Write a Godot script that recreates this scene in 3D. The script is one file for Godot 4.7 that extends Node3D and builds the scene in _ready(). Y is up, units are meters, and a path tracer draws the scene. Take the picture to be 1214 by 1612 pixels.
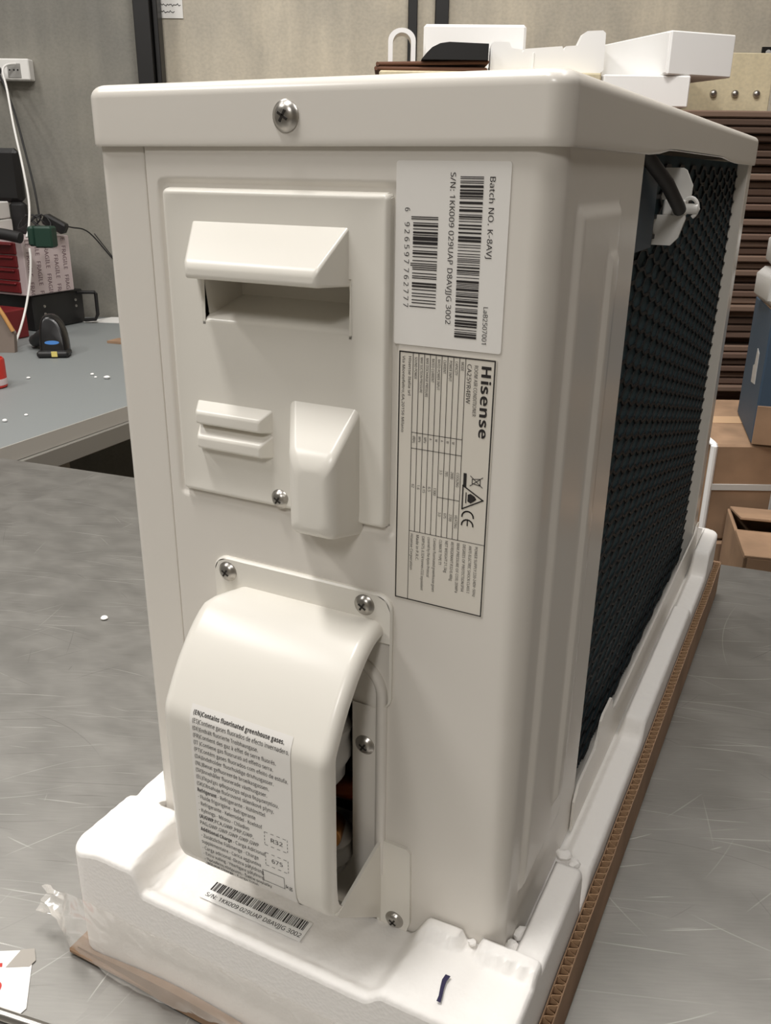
extends Node3D
# An air conditioner's outdoor unit on its foam tray, on a steel worktable in a warehouse.

const YB := 0.075                      # height of the unit's foot line above the table top
const H := 0.4628                      # top of the lid above that line
const L := 0.705                       # length of the unit
const W := 0.24                        # depth of the unit (the face turned to the camera)
const CAM := Vector3(0.3469, 0.4998, 0.3622)
const TH := 0.468                      # the room is turned this much against the unit

var M := {}
var used := {}
var rng := RandomNumberGenerator.new()
var font_n: SystemFont
var font_b: SystemFont
var font_m: SystemFont

# ------------------------------------------------------------------ mesh builder
class MB:
	var t := PackedVector3Array()
	func tri(a: Vector3, b: Vector3, c: Vector3) -> void:
		t.append(a); t.append(b); t.append(c)
	func quad(a: Vector3, b: Vector3, c: Vector3, d: Vector3) -> void:
		tri(a, b, c); tri(a, c, d)
	func triout(a: Vector3, b: Vector3, c: Vector3, o: Vector3) -> void:
		if (b - a).cross(c - a).dot((a + b + c) / 3.0 - o) < 0: tri(a, c, b)
		else: tri(a, b, c)
	func quadout(a: Vector3, b: Vector3, c: Vector3, d: Vector3, o: Vector3) -> void:
		if (c - a).cross(d - b).dot((a + b + c + d) / 4.0 - o) < 0: quad(a, d, c, b)
		else: quad(a, b, c, d)
	# a box with chamfered edges
	func box(c: Vector3, s: Vector3, r := 0.002, xf := Transform3D()) -> void:
		var h := s / 2.0
		r = minf(r, minf(h.x, minf(h.y, h.z)) * 0.9)
		var o := xf * c
		var v := func(sx: int, sy: int, sz: int, ax: int) -> Vector3:
			var p := Vector3(sx * (h.x - r), sy * (h.y - r), sz * (h.z - r))
			p[ax] += [sx, sy, sz][ax] * r
			return xf * (c + p)
		for ax in 3:
			var b: int = (ax + 1) % 3
			var d: int = (ax + 2) % 3
			for s1 in [-1, 1]:
				var q := []
				for k in [[-1, -1], [1, -1], [1, 1], [-1, 1]]:
					var g := [0, 0, 0]
					g[ax] = s1; g[b] = k[0]; g[d] = k[1]
					q.append(v.call(g[0], g[1], g[2], ax))
				quadout(q[0], q[1], q[2], q[3], o)
		if r <= 0.00001: return
		for ax in 3:
			var b: int = (ax + 1) % 3
			var d: int = (ax + 2) % 3
			for s1 in [-1, 1]:
				for s2 in [-1, 1]:
					var g := [0, 0, 0]
					g[b] = s1; g[d] = s2
					g[ax] = -1
					var a0: Vector3 = v.call(g[0], g[1], g[2], b)
					var a1: Vector3 = v.call(g[0], g[1], g[2], d)
					g[ax] = 1
					var a2: Vector3 = v.call(g[0], g[1], g[2], d)
					var a3: Vector3 = v.call(g[0], g[1], g[2], b)
					quadout(a0, a1, a2, a3, o)
		for sx in [-1, 1]:
			for sy in [-1, 1]:
				for sz in [-1, 1]:
					triout(v.call(sx, sy, sz, 0), v.call(sx, sy, sz, 1), v.call(sx, sy, sz, 2), o)
	func loft(rings: Array, cap0 := true, cap1 := true, closed := true) -> void:
		var n: int = rings[0].size()
		var m := n if closed else n - 1
		for i in rings.size() - 1:
			for k in m:
				quad(rings[i][k], rings[i][(k + 1) % n], rings[i + 1][(k + 1) % n], rings[i + 1][k])
		for e in 2:
			if [cap0, cap1][e]:
				var ring: PackedVector3Array = rings[0] if e == 0 else rings[-1]
				var c := Vector3.ZERO
				for p in ring: c += p
				c /= n
				for k in n:
					if e == 0: tri(c, ring[(k + 1) % n], ring[k])
					else: tri(c, ring[k], ring[(k + 1) % n])
	func tube(path: Array, r: float, sides := 10, caps := true) -> void:
		var rings := []
		var up := Vector3(0.13, 0.9, 0.37).normalized()
		for i in path.size():
			var d: Vector3 = (path[mini(i + 1, path.size() - 1)] - path[maxi(i - 1, 0)]).normalized()
			var x := up.cross(d).normalized()
			up = d.cross(x).normalized()
			var ring := PackedVector3Array()
			for k in sides:
				var a := TAU * k / sides
				ring.append(path[i] + (x * cos(a) + up * sin(a)) * r)
			rings.append(ring)
		loft(rings, caps, caps)
	func lathe(prof: Array, at: Vector3, axis := Vector3.UP, sides := 24) -> void:   # prof of (radius, along)
		var x := axis.cross(Vector3(0.3, 0.2, 0.93)).normalized()
		var y := axis.cross(x)
		var rings := []
		for p in prof:
			var ring := PackedVector3Array()
			for k in sides:
				var a := TAU * k / sides
				ring.append(at + axis * p.y + (x * cos(a) + y * sin(a)) * maxf(p.x, 0.00002))
			rings.append(ring)
		loft(rings)
	# a polygon in a plane (origin, u, v), extruded along w
	func prism(pts: PackedVector2Array, o: Vector3, u: Vector3, v: Vector3, w: Vector3) -> void:
		var n := pts.size()
		var ids := Geometry2D.triangulate_polygon(pts)
		var area := 0.0
		for k in n: area += pts[k].cross(pts[(k + 1) % n])
		var flip := (area < 0) != (u.cross(v).dot(w) < 0)
		var p := func(k: int) -> Vector3: return o + u * pts[k].x + v * pts[k].y
		for k in range(0, ids.size(), 3):
			var a: Vector3 = p.call(ids[k]); var b: Vector3 = p.call(ids[k + 1]); var c: Vector3 = p.call(ids[k + 2])
			if (b - a).cross(c - a).dot(w) < 0:
				var s := b; b = c; c = s
			tri(a + w, b + w, c + w)
			tri(a, c, b)
		for k in n:
			var a: Vector3 = p.call(k); var b: Vector3 = p.call((k + 1) % n)
			if flip: quad(b, a, a + w, b + w)
			else: quad(a, b, b + w, a + w)
	func mesh(crease := 38.0, toward = null, uvf = null) -> ArrayMesh:
		var n := t.size()
		var m: int = n / 3
		var total := 0.0
		if toward == null:
			var c := Vector3.ZERO
			for p in t: c += p
			c /= maxf(n, 1)
			for k in m: total += (t[3 * k] - c).dot((t[3 * k + 1] - c).cross(t[3 * k + 2] - c))
		else:
			for k in m: total += (t[3 * k + 1] - t[3 * k]).cross(t[3 * k + 2] - t[3 * k]).dot(toward)
		if total < 0:
			for k in m:
				var s := t[3 * k + 1]; t[3 * k + 1] = t[3 * k + 2]; t[3 * k + 2] = s
		var fn := PackedVector3Array(); var fa := PackedVector3Array()
		var at := {}
		for k in m:
			var x := (t[3 * k + 1] - t[3 * k]).cross(t[3 * k + 2] - t[3 * k])
			fa.append(x); fn.append(x.normalized())
			for j in 3:
				var key := Vector3i((t[3 * k + j] * 20000.0).round())
				if at.has(key): at[key].append(k)
				else: at[key] = [k]
		var lim := cos(deg_to_rad(crease))
		var pos := PackedVector3Array(); var nor := PackedVector3Array(); var uv := PackedVector2Array()
		pos.resize(n); nor.resize(n)
		if uvf != null: uv.resize(n)
		for k in m:
			for j in 3:
				var s := Vector3.ZERO
				if crease <= 0: s = fn[k]
				else:
					for o in at[Vector3i((t[3 * k + j] * 20000.0).round())]:
						if fn[o].dot(fn[k]) >= lim: s += fa[o]
				var i: int = 3 * k + [0, 2, 1][j]
				pos[i] = t[3 * k + j]
				nor[i] = s.normalized() if s.length() > 0 else fn[k]
				if uvf != null: uv[i] = uvf.call(pos[i])
		var arr := []
		arr.resize(Mesh.ARRAY_MAX)
		arr[Mesh.ARRAY_VERTEX] = pos
		arr[Mesh.ARRAY_NORMAL] = nor
		if uvf != null: arr[Mesh.ARRAY_TEX_UV] = uv
		var am := ArrayMesh.new()
		am.add_surface_from_arrays(Mesh.PRIMITIVE_TRIANGLES, arr)
		return am

# ------------------------------------------------------------------ scene helpers
func numbered(parent: Node, called: String) -> String:
	var key := str(parent.get_instance_id()) + called
	used[key] = used.get(key, -1) + 1
	return called if used[key] == 0 else "%s_%03d" % [called, used[key]]

func tag(o: Node3D, label: String, category: String, group := "", kind := "") -> Node3D:
	if label: o.set_meta("label", label)
	if category: o.set_meta("category", category)
	if group: o.set_meta("group", group)
	if kind: o.set_meta("kind", kind)
	return o

func thing(called: String, label: String, category: String, at := Vector3.ZERO, turn := 0.0, group := "") -> Node3D:
	var o := Node3D.new()
	o.name = numbered(self, called)
	add_child(o)
	o.position = at
	o.rotation.y = turn
	tag(o, label, category, group)
	return o

func part(called: String, m: Mesh, mat: Material, parent: Node, label := "") -> MeshInstance3D:
	var o := MeshInstance3D.new()
	o.name = numbered(parent, called)
	o.mesh = m
	o.material_override = mat
	o.cast_shadow = GeometryInstance3D.SHADOW_CASTING_SETTING_ON
	parent.add_child(o)
	if label: o.set_meta("label", label)
	return o

func single(called: String, m: Mesh, mat: Material, label: String, category: String, at := Vector3.ZERO, turn := 0.0, group := "") -> MeshInstance3D:
	var o := part(called, m, mat, self)
	o.position = at
	o.rotation.y = turn
	tag(o, label, category, group)
	return o

func struct(called: String, m: Mesh, mat: Material, label: String, at := Vector3.ZERO, turn := 0.0) -> MeshInstance3D:
	var o := part(called, m, mat, self)
	o.position = at
	o.rotation.y = turn
	tag(o, label, called.get_slice("_", 0), "", "structure")
	return o

func rt() -> Vector3: return Vector3(cos(TH), 0, -sin(TH))
func fw() -> Vector3: return Vector3(-sin(TH), 0, -cos(TH))
func room(s: float, y: float, d: float) -> Vector3:      # s to the right of the camera, d in front of it
	return Vector3(CAM.x, y, CAM.z) + rt() * s + fw() * d

func mat(c: Color, rough := 0.5, metal := 0.0) -> StandardMaterial3D:
	var m := StandardMaterial3D.new()
	m.albedo_color = c
	m.roughness = rough
	m.metallic = metal
	return m

func rrect(x0: float, y0: float, x1: float, y1: float, r: float, n := 5) -> PackedVector2Array:
	var p := PackedVector2Array()
	r = minf(r, minf(x1 - x0, y1 - y0) * 0.499)
	for c in [[x1 - r, y1 - r, 0.0], [x0 + r, y1 - r, 90.0], [x0 + r, y0 + r, 180.0], [x1 - r, y0 + r, 270.0]]:
		for k in n + 1:
			var a: float = deg_to_rad(c[2] + 90.0 * k / n)
			p.append(Vector2(c[0] + r * cos(a), c[1] + r * sin(a)))
	return p

func ring_xy(p: PackedVector2Array, z: float) -> PackedVector3Array:
	var o := PackedVector3Array()
	for v in p: o.append(Vector3(v.x, v.y, z))
	return o

func ring_xz(p: PackedVector2Array, y: float) -> PackedVector3Array:
	var o := PackedVector3Array()
	for v in p: o.append(Vector3(v.x, y, -v.y))
	return o

func sd_rrect(x: float, y: float, r: Rect2, rad: float) -> float:
	var c := r.get_center()
	var q := Vector2(absf(x - c.x), absf(y - c.y)) - r.size / 2.0 + Vector2(rad, rad)
	return minf(maxf(q.x, q.y), 0.0) + Vector2(maxf(q.x, 0), maxf(q.y, 0)).length() - rad

# a wedge or boss on a face: from the base rectangle at z0 to the front rectangle at z1, edges rounded by r
func boss(mb: MB, b: Rect2, f: Rect2, z0: float, z1: float, r: float, cr := 0.002) -> void:
	var rings := []
	rings.append(ring_xy(rrect(b.position.x, b.position.y, b.end.x, b.end.y, cr), z0))
	for k in 6:
		var a := PI / 2 * k / 5.0
		var ins := r * (1.0 - cos(a))
		var z := z1 - r + r * sin(a)
		var w := clampf((z - z0) / (z1 - z0), 0, 1)
		rings.append(ring_xy(rrect(lerpf(b.position.x, f.position.x, w) + ins, lerpf(b.position.y, f.position.y, w) + ins, lerpf(b.end.x, f.end.x, w) - ins, lerpf(b.end.y, f.end.y, w) - ins, maxf(cr, r * 0.8)), z))
	mb.loft(rings, false, true)

# ------------------------------------------------------------------ lettering
var text_cache := {}
func text_shape(s: String, f: Font) -> Dictionary:
	var key := s + str(f.get_instance_id())
	if not text_cache.has(key):
		var tm := TextMesh.new()
		tm.text = s
		tm.font = f
		tm.font_size = 48
		tm.pixel_size = 1.0 / 48.0
		tm.depth = 0.0
		tm.curve_step = 3.0
		tm.horizontal_alignment = HORIZONTAL_ALIGNMENT_LEFT
		var out := PackedVector3Array()
		var a := tm.surface_get_arrays(0) if tm.get_surface_count() > 0 else []
		if a:
			var v: PackedVector3Array = a[Mesh.ARRAY_VERTEX]
			if a[Mesh.ARRAY_INDEX] != null and a[Mesh.ARRAY_INDEX].size():
				for k in a[Mesh.ARRAY_INDEX]: out.append(v[k])
			else: out = v
		var lo := 1e9; var hi := -1e9; var y0 := 1e9; var y1 := -1e9
		for p in out:
			lo = minf(lo, p.x); hi = maxf(hi, p.x); y0 = minf(y0, p.y); y1 = maxf(y1, p.y)
		text_cache[key] = {"t": out, "lo": lo, "hi": hi, "y0": y0, "y1": y1}
	return text_cache[key]

# writes s with its baseline starting at p, capital height h; w > 0 fits the width, w < 0 scales the natural width by -w
func write(mb: MB, s: String, p: Vector2, h: float, w: float, to: Callable, f: Font = null) -> void:
	if f == null: f = font_n
	var a := text_shape(s, f)
	if a.t.is_empty(): return
	var cap := text_shape("H", f)
	var k: float = h / (cap.y1 - cap.y0)
	var kx := k
	if w > 0: kx = w / (a.hi - a.lo)
	elif w < 0: kx = k * -w
	var q := PackedVector3Array()
	for v in a.t: q.append(to.call(Vector2(p.x + (v.x - a.lo) * kx, p.y + (v.y - cap.y0) * k)))
	for i in range(0, q.size(), 3): mb.tri(q[i], q[i + 1], q[i + 2])

func bar(mb: MB, x0: float, y0: float, x1: float, y1: float, to: Callable) -> void:
	mb.quad(to.call(Vector2(x0, y0)), to.call(Vector2(x1, y0)), to.call(Vector2(x1, y1)), to.call(Vector2(x0, y1)))

func line(mb: MB, a: Vector2, b: Vector2, w: float, to: Callable) -> void:
	var d := (b - a).normalized() * w / 2.0
	var n := Vector2(-d.y, d.x)
	mb.quad(to.call(a - d + n), to.call(a - d - n), to.call(b + d - n), to.call(b + d + n))

func barcode(mb: MB, x0: float, x1: float, y0: float, y1: float, modules: int, sd: int, to: Callable) -> void:
	var r := RandomNumberGenerator.new()
	r.seed = sd
	var m := (x1 - x0) / modules
	var k := 0
	while k < modules:
		var w: int = mini([1, 1, 1, 2, 2, 3][r.randi() % 6], modules - k)
		bar(mb, x0 + k * m, y0, x0 + (k + w) * m, y1, to)
		k += w + [1, 1, 2, 2, 3][r.randi() % 5]

# ------------------------------------------------------------------ materials
func noise_tex(kind: int, freq: float, size: int, sd: int, octaves := 3, normal := false, bump := 4.0, ramp = null) -> NoiseTexture2D:
	var n := FastNoiseLite.new()
	n.noise_type = kind
	n.frequency = freq
	n.seed = sd
	n.fractal_octaves = octaves
	if kind == FastNoiseLite.TYPE_CELLULAR:
		n.cellular_return_type = FastNoiseLite.RETURN_DISTANCE
		n.fractal_type = FastNoiseLite.FRACTAL_NONE
	var x := NoiseTexture2D.new()
	x.width = size
	x.height = size
	x.seamless = true
	x.noise = n
	x.as_normal_map = normal
	x.bump_strength = bump
	if ramp != null: x.color_ramp = ramp
	return x

func ramp(stops: Array) -> Gradient:
	var g := Gradient.new()
	g.offsets = PackedFloat32Array(stops.map(func(s): return s[0]))
	g.colors = PackedColorArray(stops.map(func(s): return s[1]))
	return g

func triplanar(m: StandardMaterial3D, size: float) -> void:
	m.uv1_triplanar = true
	m.uv1_world_triplanar = true
	m.uv1_scale = Vector3.ONE / size

func scratched_steel() -> StandardMaterial3D:
	var n := 1536
	var f := FastNoiseLite.new(); f.frequency = 0.006; f.seed = 4; f.fractal_octaves = 4
	var g := FastNoiseLite.new(); g.frequency = 0.05; g.seed = 9
	var im := Image.create(n, n, false, Image.FORMAT_RGB8)
	var ro := Image.create(n, n, false, Image.FORMAT_RGB8)
	for y in n:
		for x in n:
			var a := f.get_noise_2d(x, y * 1.6)
			var b := g.get_noise_2d((x * 0.91 - y * 0.41) * 0.3, (x * 0.41 + y * 0.91) * 4.0)
			var v := 0.60 + 0.03 * a + 0.020 * b
			im.set_pixel(x, y, Color(v, v * 0.985, v * 0.955))
			var k := clampf(0.46 + 0.05 * a + 0.04 * b, 0, 1)
			ro.set_pixel(x, y, Color(k, k, k))
	var r := RandomNumberGenerator.new(); r.seed = 77
	for i in 620:
		var p := Vector2(r.randf() * n, r.randf() * n)
		var ang := r.randfn(-0.42, 0.12) if r.randf() < 0.75 else r.randf() * PI
		var length := r.randf_range(20, 200) * (1.8 if r.randf() < 0.12 else 1.0)
		var dark := r.randf() < 0.22
		var strength := (r.randf_range(0.15, 0.6) + (0.4 if r.randf() < 0.2 else 0.0)) if not dark else r.randf_range(0.12, 0.32)
		var bend := r.randfn(0.0, 0.0012)
		for k in int(length):
			p += Vector2(cos(ang), sin(ang))
			ang += bend
			var fr := p - p.floor()
			for j in 4:
				var x := posmod(int(p.x) + j % 2, n); var y := posmod(int(p.y) + j / 2, n)
				var cover := (fr.x if j % 2 else 1.0 - fr.x) * (fr.y if j > 1 else 1.0 - fr.y)
				var fade := strength * sin(PI * k / length) * cover
				im.set_pixel(x, y, im.get_pixel(x, y).lerp(Color(0.16, 0.155, 0.15) if dark else Color(0.97, 0.97, 0.95), fade))
				var q := clampf(ro.get_pixel(x, y).r + (0.2 if dark else -0.15) * fade, 0, 1)
				ro.set_pixel(x, y, Color(q, q, q))
	var m := mat(Color.WHITE, 1.0, 0.8)
	m.albedo_texture = ImageTexture.create_from_image(im)
	m.roughness_texture = ImageTexture.create_from_image(ro)
	triplanar(m, 0.75)
	return m

func concrete(base: Color, pit: float, sd: int) -> StandardMaterial3D:
	var n := 768
	var f := FastNoiseLite.new(); f.frequency = 0.006; f.seed = sd; f.fractal_octaves = 5
	var g := FastNoiseLite.new(); g.frequency = 0.11; g.seed = sd + 1; g.fractal_octaves = 3
	var im := Image.create(n, n, false, Image.FORMAT_RGB8)
	for y in n:
		for x in n:
			var w := absf(2.0 * x / n - 1.0); var w2 := absf(2.0 * y / n - 1.0)
			var a := f.get_noise_3d(w * 500, w2 * 260, 0)
			var b := g.get_noise_2d(x, y)
			var v := 1.0 + 0.15 * a + 0.07 * b
			v += 0.07 * f.get_noise_2d(w * 1500 + 900, w2 * 40)
			if b > 0.42: v -= pit * (b - 0.42) * 3.0
			im.set_pixel(x, y, Color(base.r * v, base.g * (v - 0.01 * a), base.b * (v - 0.03 * a)))
	var m := mat(Color.WHITE, 0.85)
	m.albedo_texture = ImageTexture.create_from_image(im)
	triplanar(m, 1.1)
	return m

func materials() -> void:
	M.paint = mat(Color8(225, 220, 212), 0.24)
	M.plastic = mat(Color8(232, 228, 219), 0.28)
	M.sticker = mat(Color8(236, 233, 228), 0.42)
	M.silver = mat(Color8(222, 216, 205), 0.4)
	M.ink = mat(Color8(38, 34, 34), 0.6)
	M.blue_ink = mat(Color8(40, 34, 70), 0.6)
	M.steel = scratched_steel()
	M.zinc = mat(Color8(178, 174, 168), 0.3, 0.9)
	M.slot_shade = mat(Color8(60, 57, 54), 0.5, 0.6)  # dark tone for the shade in screw recesses
	M.foam = mat(Color8(244, 241, 237), 0.75)
	M.foam.normal_enabled = true
	M.foam.normal_texture = noise_tex(FastNoiseLite.TYPE_CELLULAR, 0.035, 512, 3, 1, true, 6.0)
	M.foam.normal_scale = 0.2
	triplanar(M.foam, 0.045)
	M.far_foam = mat(Color8(243, 242, 240), 0.7)
	M.card = mat(Color8(166, 134, 106), 0.85)
	M.card.albedo_texture = noise_tex(FastNoiseLite.TYPE_SIMPLEX, 0.012, 256, 5, 4, false, 1.0, ramp([[0.0, Color(0.82, 0.82, 0.82)], [1.0, Color(1, 1, 1)]]))
	triplanar(M.card, 0.35)
	M.card_edge = mat(Color8(192, 158, 124), 0.9)
	M.card_dark = mat(Color8(104, 82, 70), 0.9)
	M.card_dark2 = mat(Color8(84, 65, 54), 0.9)
	M.card_dark3 = mat(Color8(118, 96, 82), 0.9)
	M.card_brown = mat(Color8(104, 70, 52), 0.8)
	M.film = mat(Color(0.95, 0.93, 0.9, 0.24), 0.1)
	M.film.transparency = BaseMaterial3D.TRANSPARENCY_ALPHA
	M.coil = mat(Color8(62, 80, 86), 0.5, 0.1)
	M.net = mat(Color8(10, 13, 14), 0.6)
	M.patch = mat(Color8(46, 66, 80), 0.5)
	M.black = mat(Color8(26, 25, 25), 0.45)
	M.black_gloss = mat(Color8(22, 21, 22), 0.25)
	M.rubber = mat(Color8(32, 31, 31), 0.6)
	M.grey_plastic = mat(Color8(150, 148, 144), 0.45)
	M.white_plastic = mat(Color8(232, 230, 226), 0.4)
	M.wrap = mat(Color8(196, 194, 190), 0.3)
	M.copper = mat(Color8(120, 62, 38), 0.25, 0.9)
	M.brass = mat(Color8(196, 140, 84), 0.3, 0.9)
	M.dark_green = mat(Color8(28, 58, 46), 0.5)
	M.red = mat(Color8(112, 26, 30), 0.45)
	M.bright_red = mat(Color8(190, 50, 40), 0.5)
	M.pinkish = mat(Color8(206, 190, 190), 0.45)
	M.purple_ink = mat(Color8(96, 66, 76), 0.6)
	M.tan_board = mat(Color8(134, 120, 110), 0.8)
	M.scuff = mat(Color8(164, 158, 150), 0.7)
	M.orange = mat(Color8(196, 144, 84), 0.6)
	M.blue = mat(Color8(54, 72, 90), 0.6)
	M.badge = mat(Color8(60, 120, 190), 0.4)
	M.yellow = mat(Color8(226, 208, 120), 0.5)
	M.paper = mat(Color8(236, 234, 230), 0.7)
	M.concrete = concrete(Color8(132, 129, 121), 0.16, 21)
	M.plaster = concrete(Color8(196, 187, 170), 0.05, 41)
	M.cream_board = concrete(Color8(204, 192, 162), 0.05, 61)
	M.floor = concrete(Color8(120, 116, 110), 0.1, 81)
	M.ceiling = mat(Color8(190, 188, 184), 0.9)
	M.lamp_body = mat(Color8(220, 220, 220), 0.5)

# ------------------------------------------------------------------ the unit
func screw(ac: Node3D, p: Vector3, axis: Vector3, r := 0.0052) -> void:
	var mb := MB.new()
	mb.lathe([Vector2(r * 1.18, -0.001), Vector2(r * 1.18, 0.0006), Vector2(r * 1.02, 0.0011), Vector2(r * 0.92, 0.0019), Vector2(r * 0.7, 0.0028), Vector2(r * 0.4, 0.0033), Vector2(0, 0.0034)], p, axis, 28)
	part("screw", mb.mesh(50), M.zinc, ac, "zinc pan head screw")
	var x := axis.cross(Vector3(0.5, 0.8, 0.1)).normalized()
	var y := axis.cross(x)
	var c := MB.new()
	var xf := Transform3D(Basis(x, y, axis), p)
	c.box(Vector3(0, 0, 0.0029), Vector3(r * 1.0, r * 0.22, 0.0013), 0.0001, xf)
	c.box(Vector3(0, 0, 0.0029), Vector3(r * 0.22, r * 1.0, 0.0013), 0.0001, xf)
	part("screw_recess_shade", c.mesh(0), M.slot_shade, ac, "dark cross standing in for the shade in a screw recess")  # dark cross, slightly proud, in place of a shaded recess

func grid(mb: MB, us: Array, vs: Array, f: Callable, skip = null) -> void:
	var rows := []
	for v in vs:
		var row := PackedVector3Array()
		for u in us: row.append(f.call(u, v))
		rows.append(row)
	for i in vs.size() - 1:
		for k in us.size() - 1:
			if skip != null and skip.call((us[k] + us[k + 1]) / 2.0, (vs[i] + vs[i + 1]) / 2.0): continue
			mb.quad(rows[i][k], rows[i][k + 1], rows[i + 1][k + 1], rows[i + 1][k])

func lines(a: float, b: float, step: float, extra := []) -> Array:
	var o := []
	var n := maxi(1, int(round((b - a) / step)))
	for k in n + 1: o.append(a + (b - a) * k / n)
	for e in extra:
		if e > a + 1e-6 and e < b - 1e-6: o.append(e)
	o.sort()
	var c := [o[0]]
	for v in o:
		if v - c[-1] > 1e-5: c.append(v)
	return c

func around(at: Array, offs: Array) -> Array:
	var o := []
	for a in at:
		for f in offs: o.append(a + f)
	return o

func cover_profile() -> PackedVector2Array:      # (y, z) of the valve cover's front, from top to bottom
	var p := PackedVector2Array()
	for v in [[205, .8], [205, 4], [204.3, 9], [202.6, 15], [200.2, 20], [197, 25], [193.1, 30], [188.5, 35], [183, 40], [177, 45.1], [170, 50], [163.6, 54], [158.5, 57.1], [155, 58.9], [151.5, 59.8], [148, 60], [135, 60], [120, 60], [105, 60], [90, 60], [75, 59.9], [66, 59.6], [58, 58.6], [52, 56.6], [47.5, 53.2], [44, 49], [38, 42], [20, 22], [4, 4]]:
		p.append(Vector2(v[0], v[1]) / 1000.0)
	return p

func profile_at(p: PackedVector2Array, s: float, off: float) -> Vector2:      # the point a length s down from where y = .160, moved out by off
	var k := 0
	while p[k + 1].x > 0.160: k += 1
	var w := (p[k].x - 0.160) / (p[k].x - p[k + 1].x)
	s += (p[k + 1] - p[k]).length() * w
	while k < p.size() - 2 and s > (p[k + 1] - p[k]).length():
		s -= (p[k + 1] - p[k]).length()
		k += 1
	var d := (p[k + 1] - p[k]).normalized()
	return p[k] + d * s + Vector2(d.y, -d.x) * off

func outdoor_unit() -> void:
	var ac := thing("air_conditioner", "cream white outdoor air conditioner unit standing on a foam tray on the worktable", "air conditioner", Vector3(0, YB, 0))
	var mb := MB.new()
	# lid: skirt, rounded shoulder, top
	var o := 0.003
	var yb := H - 0.0283
	var rings := []
	var outline := func(ins: float) -> PackedVector2Array: return rrect(-0.0085 + ins, -o + ins, W + o - ins, L + 0.007 - ins, 0.011 - ins * 0.6, 7)
	var skirt := func(ins: float, y: float) -> PackedVector3Array:
		var q := PackedVector3Array()
		var base: PackedVector2Array = outline.call(ins)
		var dense := PackedVector2Array()
		for k in base.size():
			var a := base[k]; var b := base[(k + 1) % base.size()]
			var n := 24 if (b - a).length() > 0.3 else 1
			for j in n: dense.append(a.lerp(b, float(j) / n))
		for v in dense:
			var up := 0.0
			if v.x > W and y < yb + 0.002: up = 0.0035 * smoothstep(0.16, 0.22, v.y) * (1.0 - smoothstep(0.42, 0.55, v.y))
			q.append(Vector3(v.x, y + up, -v.y))
		return q
	rings.append(skirt.call(0.0025, yb + 0.006))
	rings.append(skirt.call(0.0018, yb + 0.0004))
	rings.append(skirt.call(0.0006, yb))
	rings.append(skirt.call(0.0, yb + 0.001))
	rings.append(skirt.call(0.0, yb + 0.004))
	for k in 8:
		var a := PI / 2 * k / 7.0
		rings.append(skirt.call(0.0065 * (1 - cos(a)), H - 0.0065 + 0.0065 * sin(a)))
	rings.append(skirt.call(0.03, H + 0.0004))
	mb.loft(rings, false, true)
	part("lid", mb.mesh(40), M.paint, ac)
	screw(ac, Vector3(0.113, 0.447, o), Vector3(0, 0, 1), 0.0058)
	# side panel with its wrapped-round rear column
	var path := [Vector2(0.0266, -0.006), Vector2(0.0266, -0.0012), Vector2(0.0270, -0.0003), Vector2(0.0278, 0.0)]
	var front0 := path.size() - 1
	for x in lines(0.0278, 0.228, 0.006, around([0.034, 0.169], [-0.002, -0.001, 0.0, 0.001, 0.002]) + [0.055, 0.150, 0.064, 0.145]).slice(1): path.append(Vector2(x, 0))
	for k in range(1, 9):
		var a := PI / 2 * k / 8.0
		path.append(Vector2(0.228 + 0.012 * sin(a), -0.012 + 0.012 * cos(a)))
	for z in lines(0.012, 0.155, 0.004, around([0.027, 0.078], [0, 0.002, 0.004, 0.006, 0.008]) + around([0.102, 0.055], [0, 0.003, 0.006])).slice(1): path.append(Vector2(W, -z))
	path.append(Vector2(W - 0.0006, -0.1555)); path.append(Vector2(W - 0.01, -0.1555))
	var us := []
	for k in path.size(): us.append(float(k))
	var vs := lines(-0.019, yb + 0.003, 0.02, around([0.2535, 0.4195], [-0.002, -0.001, 0, 0.001, 0.002]) + [0.040, 0.165, 0.157, 0.161, 0.345, 0.385] + around([0.028, 0.405], [0, 0.002, 0.004, 0.006, 0.008]) + around([0.055, 0.385], [0, 0.003, 0.006]))
	var dent := Rect2(0.034, 0.2535, 0.135, 0.166)
	var at := func(u: float, v: float) -> Vector3:
		var p: Vector2 = path[int(u)]
		var q := Vector3(p.x, v, p.y)
		if p.y >= -0.0001 and p.x < 0.2 and p.x > 0.028:
			q.z -= 0.0016 * smoothstep(0.001, -0.0015, sd_rrect(p.x, v, dent, 0.004))
		if p.x >= W - 0.00001:
			var z := -p.y
			q.x += 0.0028 * smoothstep(0.0, 0.007, -sd_rrect(z, v, Rect2(0.027, 0.028, 0.081, 0.385), 0.004))
			q.x += 0.0026 * smoothstep(0.0, 0.007, -sd_rrect(z, v, Rect2(0.078, 0.055, 0.024, 0.336), 0.004))
		return q
	var hole := func(u: float, v: float) -> bool:
		var k := int(u)
		if k < front0 or k + 1 >= path.size(): return false
		var x: float = (path[k].x + path[k + 1].x) / 2.0
		if path[k].y < -0.0005: return false
		if x > 0.055 and x < 0.150 and v > 0.345 and v < 0.385: return true
		return x > 0.064 and x < 0.145 and v > 0.040 and v < 0.165 and not (x > 0.14 and v > 0.157)
	mb = MB.new()
	grid(mb, us, vs, at, hole)
	part("side_panel", mb.mesh(38, Vector3(0.6, 0, 1)), M.paint, ac)
	# front panel flange on the left, and its face along the length
	mb = MB.new()
	var fp := PackedVector2Array([Vector2(0.0258, -0.006), Vector2(0.0258, -0.0022), Vector2(0.0252, -0.0013), Vector2(0.024, -0.001)])
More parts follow.
